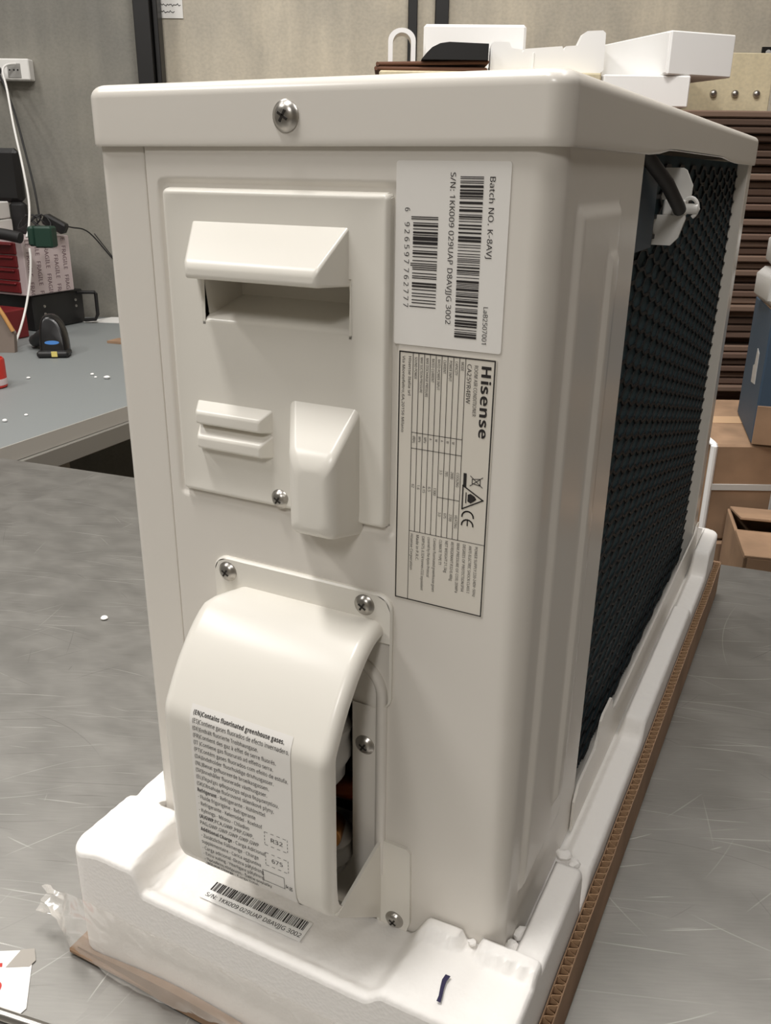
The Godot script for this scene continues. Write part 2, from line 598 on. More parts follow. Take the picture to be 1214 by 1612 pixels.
	for k in 8:
		var a := PI / 2 * k / 7.0
		fp.append(Vector2(0.0008 - 0.006 * sin(a), -0.007 + 0.006 * cos(a)))
	fp.append(Vector2(-0.0052, -0.3)); fp.append(Vector2(-0.0052, -L + 0.002)); fp.append(Vector2(0.02, -L))
	var fr := []
	for y in [-0.019, 0.1, 0.2, 0.3, yb + 0.003]:
		var ring := PackedVector3Array()
		for p in fp: ring.append(Vector3(p.x, y, p.y))
		fr.append(ring)
	mb.loft(fr, false, false, false)
	part("front_panel", mb.mesh(40, Vector3(-0.8, 0, 0.3)), M.paint, ac)
	# end panel far away, with the flange seen beyond the coil
	mb = MB.new()
	var ep := PackedVector2Array([Vector2(0.018, -L), Vector2(W - 0.003, -L), Vector2(W - 0.0008, -L + 0.0008), Vector2(W, -L + 0.003), Vector2(W, -L + 0.030), Vector2(W - 0.001, -L + 0.0315), Vector2(W - 0.012, -L + 0.0315), Vector2(W - 0.012, -L + 0.004), Vector2(0.018, -L + 0.003)])
	mb.prism(ep, Vector3(0, -0.019, 0), Vector3.RIGHT, Vector3(0, 0, 1), Vector3(0, yb + 0.022, 0))
	part("end_panel", mb.mesh(30), M.paint, ac)
	# base pan with its turned-up rim
	mb = MB.new()
	mb.box(Vector3(W / 2, -0.0195, -L / 2), Vector3(W - 0.004, 0.003, L - 0.004), 0.001)
	var rim := PackedVector2Array([Vector2(0.150, -0.0195), Vector2(0.150, 0.006), Vector2(0.160, 0.0155), Vector2(0.205, 0.0165), Vector2(0.212, 0.024), Vector2(0.216, 0.034), Vector2(0.222, 0.037), Vector2(0.248, 0.037), Vector2(0.254, 0.031), Vector2(0.258, 0.021), Vector2(0.27, 0.0175), Vector2(L - 0.03, 0.019), Vector2(L - 0.02, 0.026), Vector2(L - 0.002, 0.026), Vector2(L - 0.002, -0.0195)])
	mb.prism(rim, Vector3(W + 0.0006, 0, 0), Vector3(0, 0, -1), Vector3.UP, Vector3(0.0018, 0, 0))
	mb.box(Vector3(W / 2 + 0.01, -0.017, 0.0008), Vector3(W - 0.03, 0.004, 0.0016), 0.0006)
	part("base_pan", mb.mesh(30), M.paint, ac)
	# coil: folded fin face, then the black netting over it
	mb = MB.new()
	var row0 := PackedVector3Array(); var row1 := PackedVector3Array()
	var nf := 260
	for k in nf + 1:
		var z := -0.10 - (L - 0.125) * k / nf
		var x := 0.2284 + (0.0006 if k % 2 else -0.0006)
		row0.append(Vector3(x, -0.012, z)); row1.append(Vector3(x, yb + 0.002, z))
	mb.loft([row0, row1], false, false, false)
	mb.quad(Vector3(0.228, -0.012, -0.1), Vector3(0.02, -0.012, -0.1), Vector3(0.02, yb, -0.1), Vector3(0.228, yb, -0.1))
	var coil := part("coil", mb.mesh(0, Vector3(1, 0, 0.1)), M.coil, ac, "dark teal finned coil")
	coil.set_meta("kind", "stuff")
	mb = MB.new()
	var py := 0.0125; var seg := 0.0155; var slant := 0.0105
	var z0 := 0.118; var z1 := L - 0.0335; var y0 := -0.008; var y1 := yb + 0.001
	var strand := func(p: Vector2, q: Vector2, wide: float) -> void:      # (z, y) points
		if p.x >= z1 or minf(p.y, q.y) < y0 or maxf(p.y, q.y) > y1: return
		if q.x > z1: q = p.lerp(q, (z1 - p.x) / (q.x - p.x))
		var d := q - p
		mb.box(Vector3.ZERO, Vector3(0.0012, wide, d.length() + wide * 0.15), 0.0, Transform3D(Basis(Vector3.RIGHT, atan2(d.y, d.x)), Vector3(0.2300, (p.y + q.y) / 2.0, -(p.x + q.x) / 2.0)))
	for j in 24:
		var zs := z0 + j * (seg + slant)
		for k in 40:
			var yy := -0.02 + py * (k + (0.5 if j % 2 else 0.0))
			var e := Vector2(zs + seg, yy)
			strand.call(Vector2(zs, yy), e, 0.0026)
			strand.call(e, e + Vector2(slant, py / 2), 0.0019)
			strand.call(e, e + Vector2(slant, -py / 2), 0.0019)
	part("coil_netting", mb.mesh(0), M.net, ac, "black diamond netting over the coil")
	# sensor clip with its black probe
	mb = MB.new()
	mb.prism(PackedVector2Array([Vector2(0.229, 0.409), Vector2(0.2475, 0.409), Vector2(0.2487, 0.412), Vector2(0.2487, 0.4185), Vector2(0.244, 0.4275), Vector2(0.2415, 0.429), Vector2(0.229, 0.429)]), Vector3(0, 0, -0.274), Vector3.RIGHT, Vector3.UP, Vector3(0, 0, 0.003))
	mb.prism(PackedVector2Array([Vector2(0.229, 0.400), Vector2(0.2482, 0.400), Vector2(0.2487, 0.398), Vector2(0.2455, 0.386), Vector2(0.241, 0.381), Vector2(0.229, 0.381)]), Vector3(0, 0, -0.262), Vector3.RIGHT, Vector3.UP, Vector3(0, 0, 0.003))
	mb.box(Vector3(0.2405, 0.4045, -0.266), Vector3(0.014, 0.010, 0.012), 0.001)
	var hook := []
	for k in 12:
		var a := -0.9 + 3.6 * k / 11.0
		hook.append(Vector3(0.2500 + 0.0048 * sin(a), 0.4045 + 0.0062 * cos(a), -0.264))
	mb.tube(hook, 0.0013, 8)
	mb.lathe([Vector2(0.0001, 0), Vector2(0.0028, 0.0006), Vector2(0.0033, 0.003), Vector2(0.0033, 0.010), Vector2(0.0001, 0.0115)], Vector3(0.2450, 0.404, -0.264), Vector3(1, 0, 0), 14)
	part("sensor_clip", mb.mesh(40), M.white_plastic, ac, "white plastic clip")
	mb = MB.new()
	mb.tube([Vector3(0.2335, 0.445, -0.156), Vector3(0.2365, 0.434, -0.178), Vector3(0.2425, 0.420, -0.214), Vector3(0.2445, 0.405, -0.2545), Vector3(0.2447, 0.4035, -0.2575)], 0.0042, 14)
	part("sensor_probe", mb.mesh(50), M.rubber, ac, "black probe held in the clip")
	mb = MB.new()
	mb.box(Vector3(0.2335, 0.405, -0.206), Vector3(0.001, 0.048, 0.052), 0.0003)
	part("coil_patch", mb.mesh(20), M.patch, ac, "smooth dark blue patch on the coil")
	# service plate with hand grip, louvres and cable hood
	var pr := Rect2(0.0375, 0.257, 0.128, 0.159)
	var xs := lines(0.0375, 0.1655, 0.008, around([0.0375], [0.0004, 0.0008, 0.0013, 0.0018, 0.0024, 0.0032]) + around([0.1655], [-0.0004, -0.0008, -0.0013, -0.0018, -0.0024, -0.0032]) + [0.059, 0.146])
	var ys := lines(0.257, 0.416, 0.008, around([0.257], [0.0004, 0.0008, 0.0013, 0.0018, 0.0024, 0.0032]) + around([0.416], [-0.0004, -0.0008, -0.0013, -0.0018, -0.0024, -0.0032]) + [0.352, 0.378])
	mb = MB.new()
	grid(mb, xs, ys, func(x: float, y: float) -> Vector3:
		var sd := -sd_rrect(x, y, pr, 0.0035)
		var e := clampf(sd / 0.0026, 0, 1)
		return Vector3(x, y, -0.0016 if sd < 0 else -0.0014 + 0.0044 * sqrt(1.0 - (1.0 - e) * (1.0 - e)) - 0.0006 * smoothstep(0.0026, 0.006, sd)),
		func(x: float, y: float) -> bool: return x > 0.059 and x < 0.146 and y > 0.352 and y < 0.378)
	var plate := part("service_plate", mb.mesh(38, Vector3(0, 0, 1)), M.plastic, ac)
	mb = MB.new()
	var gz := 0.0024
	var gp := [Vector2(0.3505, gz), Vector2(0.3525, gz - 0.0002), Vector2(0.3540, gz - 0.0012), Vector2(0.3550, gz - 0.0035), Vector2(0.3556, -0.006), Vector2(0.362, -0.030), Vector2(0.372, -0.030), Vector2(0.3785, -0.024), Vector2(0.3785, gz)]
	var ga := []
	for x in [0.0585, 0.0605, 0.1445, 0.1465]:
		var ring := PackedVector3Array()
		for p in gp: ring.append(Vector3(x, p.x, p.y if x > 0.06 and x < 0.145 else minf(p.y, gz)))
		ga.append(ring)
	mb.loft([ga[1], ga[2]], false, false, false)
	for e in [0, 1]:
		var xw: float = [0.0605, 0.1445][e]
		var xo: float = [0.0588, 0.1462][e]
		for k in range(4, gp.size() - 1):
			mb.tri(Vector3(xw, gp[3].x, gp[3].y), Vector3(xw, gp[k].x, gp[k].y), Vector3(xw, gp[k + 1].x, gp[k + 1].y))
		mb.quad(Vector3(xw, 0.3505, gz), Vector3(xw, 0.379, gz - 0.0012), Vector3(xo, 0.379, gz), Vector3(xo, 0.3505, gz))
	part("hand_grip", mb.mesh(40, Vector3(0, 0.3, 1)), M.plastic, plate)
	mb = MB.new()
	boss(mb, Rect2(0.0555, 0.3745, 0.0895, 0.0275), Rect2(0.0635, 0.3752, 0.0745, 0.0068), 0.001, 0.0205, 0.0022, 0.0012)
	part("grip_hood", mb.mesh(42, Vector3(0, 0, 1)), M.plastic, plate)
	for k in 2:
		mb = MB.new()
		var ly := 0.2975 - 0.0134 * k
		boss(mb, Rect2(0.0515, ly, 0.0490, 0.0135), Rect2(0.0545, ly + 0.0012, 0.0405, 0.0062), 0.001, 0.0085, 0.0012, 0.0012)
		part("louvre", mb.mesh(42, Vector3(0, 0, 1)), M.plastic, plate)
	mb = MB.new()
	boss(mb, Rect2(0.1085, 0.2500, 0.0420, 0.0700), Rect2(0.1245, 0.2560, 0.0235, 0.0390), -0.001, 0.0265, 0.0055, 0.0035)
	part("cable_hood", mb.mesh(48, Vector3(0, 0, 1)), M.plastic, plate)
	screw(ac, Vector3(0.1025, 0.2625, 0.002), Vector3(0, 0, 1), 0.0045)
	# valve opening: bead, inner strip, valves
	mb = MB.new()
	var bead := []
	for y in [0.036, 0.08, 0.12, 0.150]: bead.append(Vector3(0.1635, y, 0.0005))
	for k in 9:
		var a := PI / 2 * k / 8.0
		bead.append(Vector3(0.1435 + 0.020 * cos(a), 0.158 + 0.020 * sin(a), 0.0005))
	for x in [0.12, 0.09, 0.07]: bead.append(Vector3(x, 0.178, 0.0005))
	mb.tube(bead, 0.0033, 12)
	part("pressed_bead", mb.mesh(60), M.paint, ac)
	mb = MB.new()
	mb.prism(PackedVector2Array([Vector2(0.1455, 0.036), Vector2(0.1525, 0.034), Vector2(0.154, 0.029), Vector2(0.1602, 0.029), Vector2(0.1602, 0.162), Vector2(0.156, 0.172), Vector2(0.148, 0.1745), Vector2(0.1455, 0.165)]), Vector3(0, 0, 0), Vector3.RIGHT, Vector3.UP, Vector3(0, 0, 0.0014))
	part("valve_plate", mb.mesh(20), M.paint, ac)
	screw(ac, Vector3(0.1535, 0.1235, 0.001), Vector3(0, 0, 1), 0.0052)
	mb = MB.new()
	mb.box(Vector3(0.105, 0.10, -0.06), Vector3(0.12, 0.17, 0.004), 0.001)
	part("cavity_shade", mb.mesh(20), M.black, ac)  # black sheet, its colour stands in for the shade inside the cavity
	for v in [[0.133, 0.118, 0.054], [0.134, 0.044, 0.034]]:
		mb = MB.new()
		var pts := []
		for k in 9:
			var a := float(k) / 8.0
			pts.append(Vector2(0.0175 * pow(sin(PI * (0.1 + 0.8 * a)), 0.4) + 0.0012 * sin(k * 2.3), v[2] * (a - 0.5)))
		mb.lathe(pts, Vector3(v[0] - 0.007, v[1], 0.003), Vector3(0.05, 1, -0.05).normalized(), 18)
		part("wrapped_valve", mb.mesh(35), M.wrap, ac, "valve wrapped in white plastic")
	mb = MB.new()
	mb.tube([Vector3(0.10, 0.079, -0.010), Vector3(0.125, 0.0805, -0.009), Vector3(0.1435, 0.082, -0.010)], 0.0085, 18)
	part("copper_pipe", mb.mesh(50), M.copper, ac, "brown copper pipe")
	mb = MB.new()
	mb.tube([Vector3(0.11, 0.148, -0.014), Vector3(0.13, 0.150, -0.014), Vector3(0.1435, 0.151, -0.014)], 0.011, 16)
	part("black_sleeve", mb.mesh(50), M.black, ac, "black foam sleeve")
	mb = MB.new()
	mb.lathe([Vector2(0.0035, 0.0), Vector2(0.0035, 0.012), Vector2(0.0062, 0.012), Vector2(0.0068, 0.0105), Vector2(0.0068, -0.006), Vector2(0.001, -0.006)], Vector3(0.1345, 0.0610, 0.006), Vector3(0.35, 0.15, 0.92).normalized(), 20)
	part("brass_fitting", mb.mesh(35), M.brass, ac, "brass fitting")
	# valve cover
	var prof := cover_profile()
	mb = MB.new()
	var xr := 0.1645
	var fr2 := 0.0085
	var rr2 := 0.0060
	var rows := []
	for k in prof.size():
		var d: Vector2 = (prof[mini(k + 1, prof.size() - 1)] - prof[maxi(k - 1, 0)]).normalized()
		var n := Vector2(d.y, -d.x)        # outward in (y, z)
		var p := prof[k]
		var xl := 0.0575 + 0.013 * (1.0 - smoothstep(0.0, 0.022, p.y))
		var row := PackedVector3Array()
		var put := func(x: float, off: float) -> void:
			var q := p - n * off
			row.append(Vector3(x, q.x, maxf(q.y, 0.0008)))
		put.call(xl, fr2 + 0.001)
		for j in 7:
			var a := PI / 2 * j / 6.0
			put.call(xl + fr2 * (1 - cos(a)), fr2 * (1 - sin(a)))
		for j in 6: put.call(lerpf(xl + fr2, xr - rr2, (j + 1) / 7.0), 0.0)
		for j in 7:
			var a := PI / 2 * j / 6.0
			put.call(xr - rr2 * (1 - sin(a)), rr2 * (1 - cos(a)))
		put.call(xr, rr2 + 0.0012)
		put.call(xr - 0.0018, rr2 + 0.0014)
		put.call(xr - 0.0020, rr2 - 0.0006)
		rows.append(row)
	mb.loft(rows, false, false, false)
	for k in rows.size() - 1:
		var a: Vector3 = rows[k][0]; var b: Vector3 = rows[k + 1][0]
		mb.quad(a, b, Vector3(b.x, b.y, 0.0004), Vector3(a.x, a.y, 0.0004))
	var side := PackedVector2Array([Vector2(0.0610, 0.0008), Vector2(0.0505, 0.0535), Vector2(0.0450, 0.0490), Vector2(0.0375, 0.0405), Vector2(0.004, 0.004), Vector2(-0.006, 0.0008)])
	var cover := part("valve_cover", mb.mesh(40, Vector3(0, 0.3, 1)), M.plastic, ac)
	mb = MB.new()
	mb.prism(side, Vector3(xr - 0.0012, 0, 0), Vector3.UP, Vector3(0, 0, 1), Vector3(0.0018, 0, 0))
	mb.prism(PackedVector2Array([Vector2(xr - 0.002, -0.006), Vector2(xr - 0.002, 0.0612), Vector2(0.1812, 0.0608), Vector2(0.1835, 0.0585), Vector2(0.1845, 0.006), Vector2(0.1825, -0.0005), Vector2(0.178, -0.0045), Vector2(0.172, -0.006)]), Vector3(0, 0, -0.0005), Vector3.RIGHT, Vector3.UP, Vector3(0, 0, 0.0026))
	part("cover_wing", mb.mesh(25), M.plastic, cover)
	mb = MB.new()
	var fl := PackedVector2Array()
	for v in rrect(0.0555, 0.150, 0.1695, 0.2205, 0.009, 6): fl.append(v)
	var inset := rrect(0.0565, 0.151, 0.1685, 0.2195, 0.008, 6)
	mb.loft([ring_xy(fl, -0.001), ring_xy(fl, 0.0016), ring_xy(inset, 0.0026)], false, false)
	var cap := MB.new()
	grid(mb, [0.0565, 0.0645, 0.1605, 0.1685], [0.1925, 0.2115, 0.2195], func(x: float, y: float) -> Vector3: return Vector3(clampf(x, 0.0589, 0.1661) if y > 0.215 else x, minf(y, 0.2171) if (x < 0.06 or x > 0.165) else y, 0.0026))
	part("cover_flange", mb.mesh(40, Vector3(0, 0.2, 1)), M.plastic, cover)
	for p in [Vector3(0.0655, 0.2120, 0.0024), Vector3(0.1535, 0.2125, 0.0024), Vector3(0.1745, 0.0050, 0.0018)]: screw(ac, p, Vector3(0, 0, 1), 0.0050)
	labels(ac, prof)

func labels(ac: Node3D, prof: PackedVector2Array) -> void:
	# white bar code sticker; u runs down, v towards the right
	var mb := MB.new()
	mb.prism(rrect(0.1672, 0.3505, 0.2195, 0.4290, 0.0012, 3), Vector3(0, 0, 0.0001), Vector3.RIGHT, Vector3.UP, Vector3(0, 0, 0.0003))
	var s1 := part("barcode_sticker", mb.mesh(10), M.sticker, ac, "white bar code sticker")
	var k1 := 0.0523; var h1 := 0.0785
	var f1 := func(p: Vector2) -> Vector3: return Vector3(0.1672 + p.y * k1, 0.4290 - p.x * h1, 0.00055)
	# write() works in millimetre-like equal units, so use true metres along both and convert
	var g1 := func(p: Vector2) -> Vector3: return Vector3(0.1672 + p.y, 0.4290 - p.x, 0.00055)
	mb = MB.new()
	write(mb, "Batch NO. K-8AVJ", Vector2(0.0060, 0.0432), 0.0024, 0.0325, g1)
	write(mb, "LaB2507001", Vector2(0.0588, 0.0432), 0.0021, 0.0160, g1)
	write(mb, "S/N: 1KK009 029UAP D8AVJJG 3002", Vector2(0.0045, 0.0255), 0.0024, 0.0630, g1)
	write(mb, "6", Vector2(0.0190, 0.0045), 0.0024, -1.0, g1)
	write(mb, "9 2 6 5 9 7", Vector2(0.0250, 0.0045), 0.0024, 0.0175, g1)
	write(mb, "7 6 2 7 7 7", Vector2(0.0445, 0.0045), 0.0024, 0.0170, g1)
	part("printed_text", mb.mesh(0, Vector3(0, 0, 1)), M.ink, s1)
	mb = MB.new()
	barcode(mb, 0.0060, 0.0740, 0.0300, 0.0405, 200, 11, g1)
	# thirteen digit code: guards a little longer than the digits
	var bits := "10100010110010011010111101110010001011001000100101010100010010100001101100100010010001001000100101"
	var mw := (0.0620 - 0.0225) / 95.0
	for i in 95:
		if bits[i] == "1":
			var guard := i < 3 or i > 91 or (i > 45 and i < 50)
			bar(mb, 0.0225 + i * mw, 0.0076 if guard else 0.0086, 0.0225 + (i + 1.04) * mw, 0.0205, g1)
	part("barcode", mb.mesh(0, Vector3(0, 0, 1)), M.ink, s1)
	# silver rating plate
	mb = MB.new()
	mb.prism(rrect(0.1695, 0.2200, 0.2180, 0.3480, 0.0010, 3), Vector3(0, 0, 0.0001), Vector3.RIGHT, Vector3.UP, Vector3(0, 0, 0.0002))
	var s2 := part("rating_plate", mb.mesh(10), M.silver, ac, "pale rating plate with a black outline")
	var kw := 0.0468; var kh := 0.1264
	var f2 := func(p: Vector2) -> Vector3: return Vector3(0.1704 + p.y, 0.3472 - p.x, 0.00045)
	mb = MB.new()
	var lw := 0.00028
	var hl := func(w: float, a: float, b: float, t: float) -> void: line(mb, Vector2(a * kh, w * kw), Vector2(b * kh, w * kw), t, f2)
	var vl := func(u: float, a: float, b: float, t: float) -> void: line(mb, Vector2(u * kh, a * kw), Vector2(u * kh, b * kw), t, f2)
	hl.call(0.0, 0, 1, 0.0006); hl.call(1.0, 0, 1, 0.0006); vl.call(0.0, 0, 1, 0.0006); vl.call(1.0, 0, 1, 0.0006)
	hl.call(0.147, 0, 1, lw)
	for k in 10: hl.call(0.147 + 0.0617 * k, 0, 0.70, lw)
	vl.call(0.30, 0.147, 0.702, lw); vl.call(0.362, 0.147, 0.702, lw); vl.call(0.54, 0.455, 0.702, lw); vl.call(0.70, 0.147, 1, lw)
	part("printed_table", mb.mesh(0, Vector3(0, 0, 1)), M.ink, s2)
	mb = MB.new()
	var put := func(s: String, u: float, w: float, h: float, width: float, f = null) -> void: write(mb, s, Vector2(u * kh, w * kw), h, width if width < 0 else width * kh, f2, f)
	put.call("Hisense", 0.022, 0.868, 0.0046, 0.262, font_b)
	put.call("ROOM AIR CONDITIONER", 0.022, 0.795, 0.0017, 0.185)
	put.call("CA25YR4BW", 0.020, 0.722, 0.0020, 0.142)
	var names := ["SOUND POWER", "MAX SUCTION PRESSURE", "MAX DISCHARGE PRESSURE", "RATED CURRENT", "RATED POWER INPUT", "CURRENT", "POWER INPUT", "CAPACITY", "MODE"]
	var unit := ["dB(A)", "MPa", "MPa", "A", "W", "A", "W", "W", ""]
	var mid := ["62", "1.6", "4.15", "6.5", "1300", "", "", "", ""]
	var cool := ["", "", "", "", "", "3.5", "785", "2600", "COOLING"]
	var heat := ["", "", "", "", "", "3.0", "675", "2700", "HEATING"]
	for k in 9:
		var w := 0.147 + 0.0617 * k + 0.017
		put.call(names[k], 0.015, w, 0.00135, -0.78)
		if unit[k]: put.call(unit[k], 0.313, w, 0.0013, -0.8)
		if mid[k]: put.call(mid[k], 0.505, w, 0.0014, -0.95)
		if cool[k]: put.call(cool[k], 0.43, w, 0.0014, -0.85)
		if heat[k]: put.call(heat[k], 0.60, w, 0.0014, -0.85)
	put.call("Hisense Italia srl", 0.015, 0.098, 0.0014, 0.145)
	put.call("Via Montefeltro,6A,20156 Milano", 0.015, 0.030, 0.0014, 0.29)
	var tail := ["Hisense Corporation", "Made in P.R.C.", "GWP:675, 0.324 tonnes CO2 equivalent", "covered by the Kyoto Protocol", "Contains fluorinated greenhouse gases", "CLIMATE TYPE:T1", "NET WEIGHT:21.5kg", "REFRIGERANT:R32/0.48kg", "MAX.PRESSURE OF COIL:20MPa", "DEGREES OF PROTECTION:IPX4", "ANTI-ELECTRIC SHOCK:CLASS I", "POWER SUPPLY:220-240V~50Hz"]
	var wide := [0.155, 0.11, 0.235, 0.17, 0.23, 0.105, 0.135, 0.165, 0.21, 0.20, 0.20, 0.21]
	for k in 12: put.call(tail[k], 0.712, 0.165 + 0.0665 * k, 0.00145, wide[k])
	part("printed_text", mb.mesh(0, Vector3(0, 0, 1)), M.ink, s2)
	mb = MB.new()
	# bin, bar, flame triangle, CE
	var q := func(u: float, w: float) -> Vector2: return Vector2(u * kh, w * kw)
	for e in [[0.433, 0.94, 0.472, 0.81], [0.433, 0.81, 0.472, 0.94], [0.440, 0.915, 0.466, 0.915], [0.440, 0.915, 0.445, 0.83], [0.466, 0.915, 0.461, 0.83], [0.445, 0.83, 0.461, 0.83]]:
		line(mb, q.call(e[0], e[1]), q.call(e[2], e[3]), 0.00035, f2)
	line(mb, q.call(0.432, 0.752), q.call(0.472, 0.752), 0.0016, f2)
	var tr := [q.call(0.475, 0.735), q.call(0.568, 0.735), q.call(0.5215, 0.955)]
	for k in 3: line(mb, tr[k], tr[(k + 1) % 3], 0.00065, f2)
	line(mb, q.call(0.502, 0.772), q.call(0.541, 0.772), 0.0005, f2)
	var flame := [q.call(0.508, 0.79), q.call(0.535, 0.79), q.call(0.541, 0.825), q.call(0.531, 0.86), q.call(0.528, 0.84), q.call(0.522, 0.885), q.call(0.514, 0.85), q.call(0.511, 0.865), q.call(0.503, 0.82)]
	var fp := PackedVector2Array()
	for v in flame: fp.append(v)
	var ids := Geometry2D.triangulate_polygon(fp)
	for k in range(0, ids.size(), 3): mb.tri(f2.call(fp[ids[k]]), f2.call(fp[ids[k + 1]]), f2.call(fp[ids[k + 2]]))
	for c in 2:
		var cen: Vector2 = q.call([0.598, 0.632][c], 0.80)
		for k in 10:
			var a0 := PI * (0.5 + k / 10.0); var a1 := PI * (0.5 + (k + 1) / 10.0)
			line(mb, cen + Vector2(cos(a0), sin(a0)) * 0.0029, cen + Vector2(cos(a1), sin(a1)) * 0.0029, 0.0007, f2)
		if c == 1: line(mb, cen, cen + Vector2(-0.0026, 0), 0.0006, f2)
	part("printed_symbol", mb.mesh(0, Vector3(0, 0, 1)), M.ink, s2)
	# gas notice on the valve cover, bent over its edge; x to the right, s down the profile
	var lx := 0.0790; var lw3 := 0.0635; var ln := 0.1215
	var f3 := func(p: Vector2, off: float) -> Vector3:
		var c := profile_at(prof, p.y, off)
		return Vector3(lx + p.x, c.x, c.y)
	mb = MB.new()
	var strips := 40
	for k in strips:
		var a := ln * k / strips; var b := ln * (k + 1) / strips
		mb.quad(f3.call(Vector2(0, b), 0.0003), f3.call(Vector2(lw3, b), 0.0003), f3.call(Vector2(lw3, a), 0.0003), f3.call(Vector2(0, a), 0.0003))
	var s3 := part("gas_notice", mb.mesh(60, Vector3(0, 0, 1)), M.sticker, ac, "white multilingual gas notice")
	var f4 := func(p: Vector2) -> Vector3: return f3.call(Vector2(p.x, -p.y), 0.0005)
	mb = MB.new()
	var say := ["(EN)Contains fluorinated greenhouse gases.", "(ES)Contiene gases fluorados de efecto invernadero.", "(DE)Enthält fluorierte Treibhausgase.", "(FR)Contient des gaz à effet de serre fluorés.", "(IT )Contiene gas fluorurati ad effetto serra.", "(PT)Contém gases fluorados com efeito de estufa.", "(DA)Indeholder fluorholdige drivhusgasser.", "(NL)Bevat gefluoreerde broeikasgassen.", "(SV)Innehåller fluorerade växthusgaser.", "(EL)Περιέχει φθοριούχα αέρια θερμοκηπίου.", "(SK)Obsahuje fluórované skleníkové plyny.", "Refrigerant - Refrigerante - Kühlmittel", "- Fluide frigorigène - Refrigerante", "- Refrigerante - Kølemiddel - Koelstof", "- Kylnings - Μέσου - Chladivo", "(A)GWP,PCA,GWP,PRP,GWP,", "PAG,GWP,GWP,GWP,GWP,GWP", "Additional Charge - Carga Adicional", "- Zusätzliche Füllmenge - Charge", "supplémentaire - Carica aggiuntiva", "- Carga adicional -Ekstra påfyldning", "- Extra vulling - Ytterligare påfyllning", "- Πρόσθετη πλήρωση - Ďalšie poplatky", "(B)Total Charge - Carga Total"]
	var long := [0.90, 0.955, 0.66, 0.83, 0.80, 0.94, 0.80, 0.75, 0.73, 0.84, 0.79, 0.70, 0.60, 0.665, 0.53, 0.57, 0.62, 0.68, 0.61, 0.63, 0.655, 0.65, 0.72, 0.56]
	var bold := {0: say[0], 11: "Refrigerant", 15: "(A)GWP", 17: "Additional Charge", 23: "(B)Total Charge"}
	for k in say.size():
		var head: String = bold.get(k, "")
		var rest: String = say[k].substr(head.length()).strip_edges()
		var p: Vector2 = Vector2(0.002, -(0.0052 + 0.00448 * k))
		var span: float = long[k] * lw3
		if head:
			var gap := 1 if rest and not rest.begins_with(",") else 0
			var share: float = float(head.length() + gap) / say[k].length() if rest else 1.0
			write(mb, head, p, 0.0025, span * share - 0.0009 * gap, f4, font_b)
			p.x += span * share
			span -= span * share
		if rest: write(mb, rest, p, 0.0025, span, f4)
	write(mb, "R32", Vector2(0.0495, -0.0700), 0.0027, 0.0075, f4)
	write(mb, "675", Vector2(0.0495, -0.0840), 0.0027, 0.0070, f4)
	write(mb, "kg", Vector2(0.0578, -0.0985), 0.0026, 0.0040, f4)
	part("printed_text", mb.mesh(0, Vector3(0, 0, 1)), M.ink, s3)
	mb = MB.new()
	for yy in [0.0645, 0.0785]:
		var a := Vector2(0.0455, -yy); var b := Vector2(0.0600, -yy - 0.0085)
		for e in [[a, Vector2(b.x, a.y)], [Vector2(a.x, b.y), b], [a, Vector2(a.x, b.y)], [Vector2(b.x, a.y), b]]:
			for k in 4: line(mb, e[0].lerp(e[1], (k + 0.05) / 3.75), e[0].lerp(e[1], (k + 0.5) / 3.75), 0.0003, f4)
	var ra := Vector2(0.0430, -0.0915); var rb := Vector2(0.0568, -0.0995)
	for e in [[ra, Vector2(rb.x, ra.y)], [Vector2(ra.x, rb.y), rb], [ra, Vector2(ra.x, rb.y)], [Vector2(rb.x, ra.y), rb]]: line(mb, e[0], e[1], 0.0003, f4)
	part("printed_frame", mb.mesh(0, Vector3(0, 0, 1)), M.ink, s3)

# ------------------------------------------------------------------ foam tray, cardboard tray, tape
func foam_height(x: float, z: float) -> float:
	var h := -0.021                                                       # pocket the unit stands in
	# left rail
	h = lerpf(h, 0.010, 1.0 - smoothstep(-0.0110, -0.0080, x))
	# rear rail on the right, with its steps
	var r := -0.016
	r = lerpf(r, -0.002, smoothstep(0.278, 0.290, -z))
	r = lerpf(r, -0.012, smoothstep(0.515, 0.525, -z))
	r = lerpf(r, 0.014, smoothstep(0.625, 0.640, -z))
	r = lerpf(-0.033, r, smoothstep(0.100, 0.118, -z))                        # broken gap
	r = lerpf(0.010, r, smoothstep(0.086, 0.092, -z))
	h = lerpf(h, r, smoothstep(0.2445, 0.2475, x))
	# far end
	h = lerpf(h, 0.014, smoothstep(0.712, 0.714, -z))
	# front: ledge, lip, raised blocks
	if z > -0.02:
		var f := -0.0005 + 0.0035 * smoothstep(0.046, 0.052, z)
		var rb := 0.0115 + 0.0065 * smoothstep(0.0125, 0.0095, z + 0.0012 * sin(x * 900.0)) * (1.0 - smoothstep(0.2195, 0.2215, x + 0.15 * z) * (1.0 - smoothstep(0.2275, 0.2295, x - 0.2 * z)))
		f = lerpf(f, rb, smoothstep(0.183 - 0.08 * (z - 0.03), 0.197 - 0.08 * (z - 0.03), x))
		var lb := 0.0195 - 0.006 * smoothstep(0.0, -0.012, z) - 0.006 * smoothstep(-0.005, -0.035, x)
		f = lerpf(lb, f, smoothstep(0.016, 0.0235, x + 0.12 * (0.04 - z)))
		var lim := 0.0012
		h = lerpf(h, f, smoothstep(lim - 0.0014, lim, z) if x > -0.004 else smoothstep(-0.02, -0.008, z))
	return h

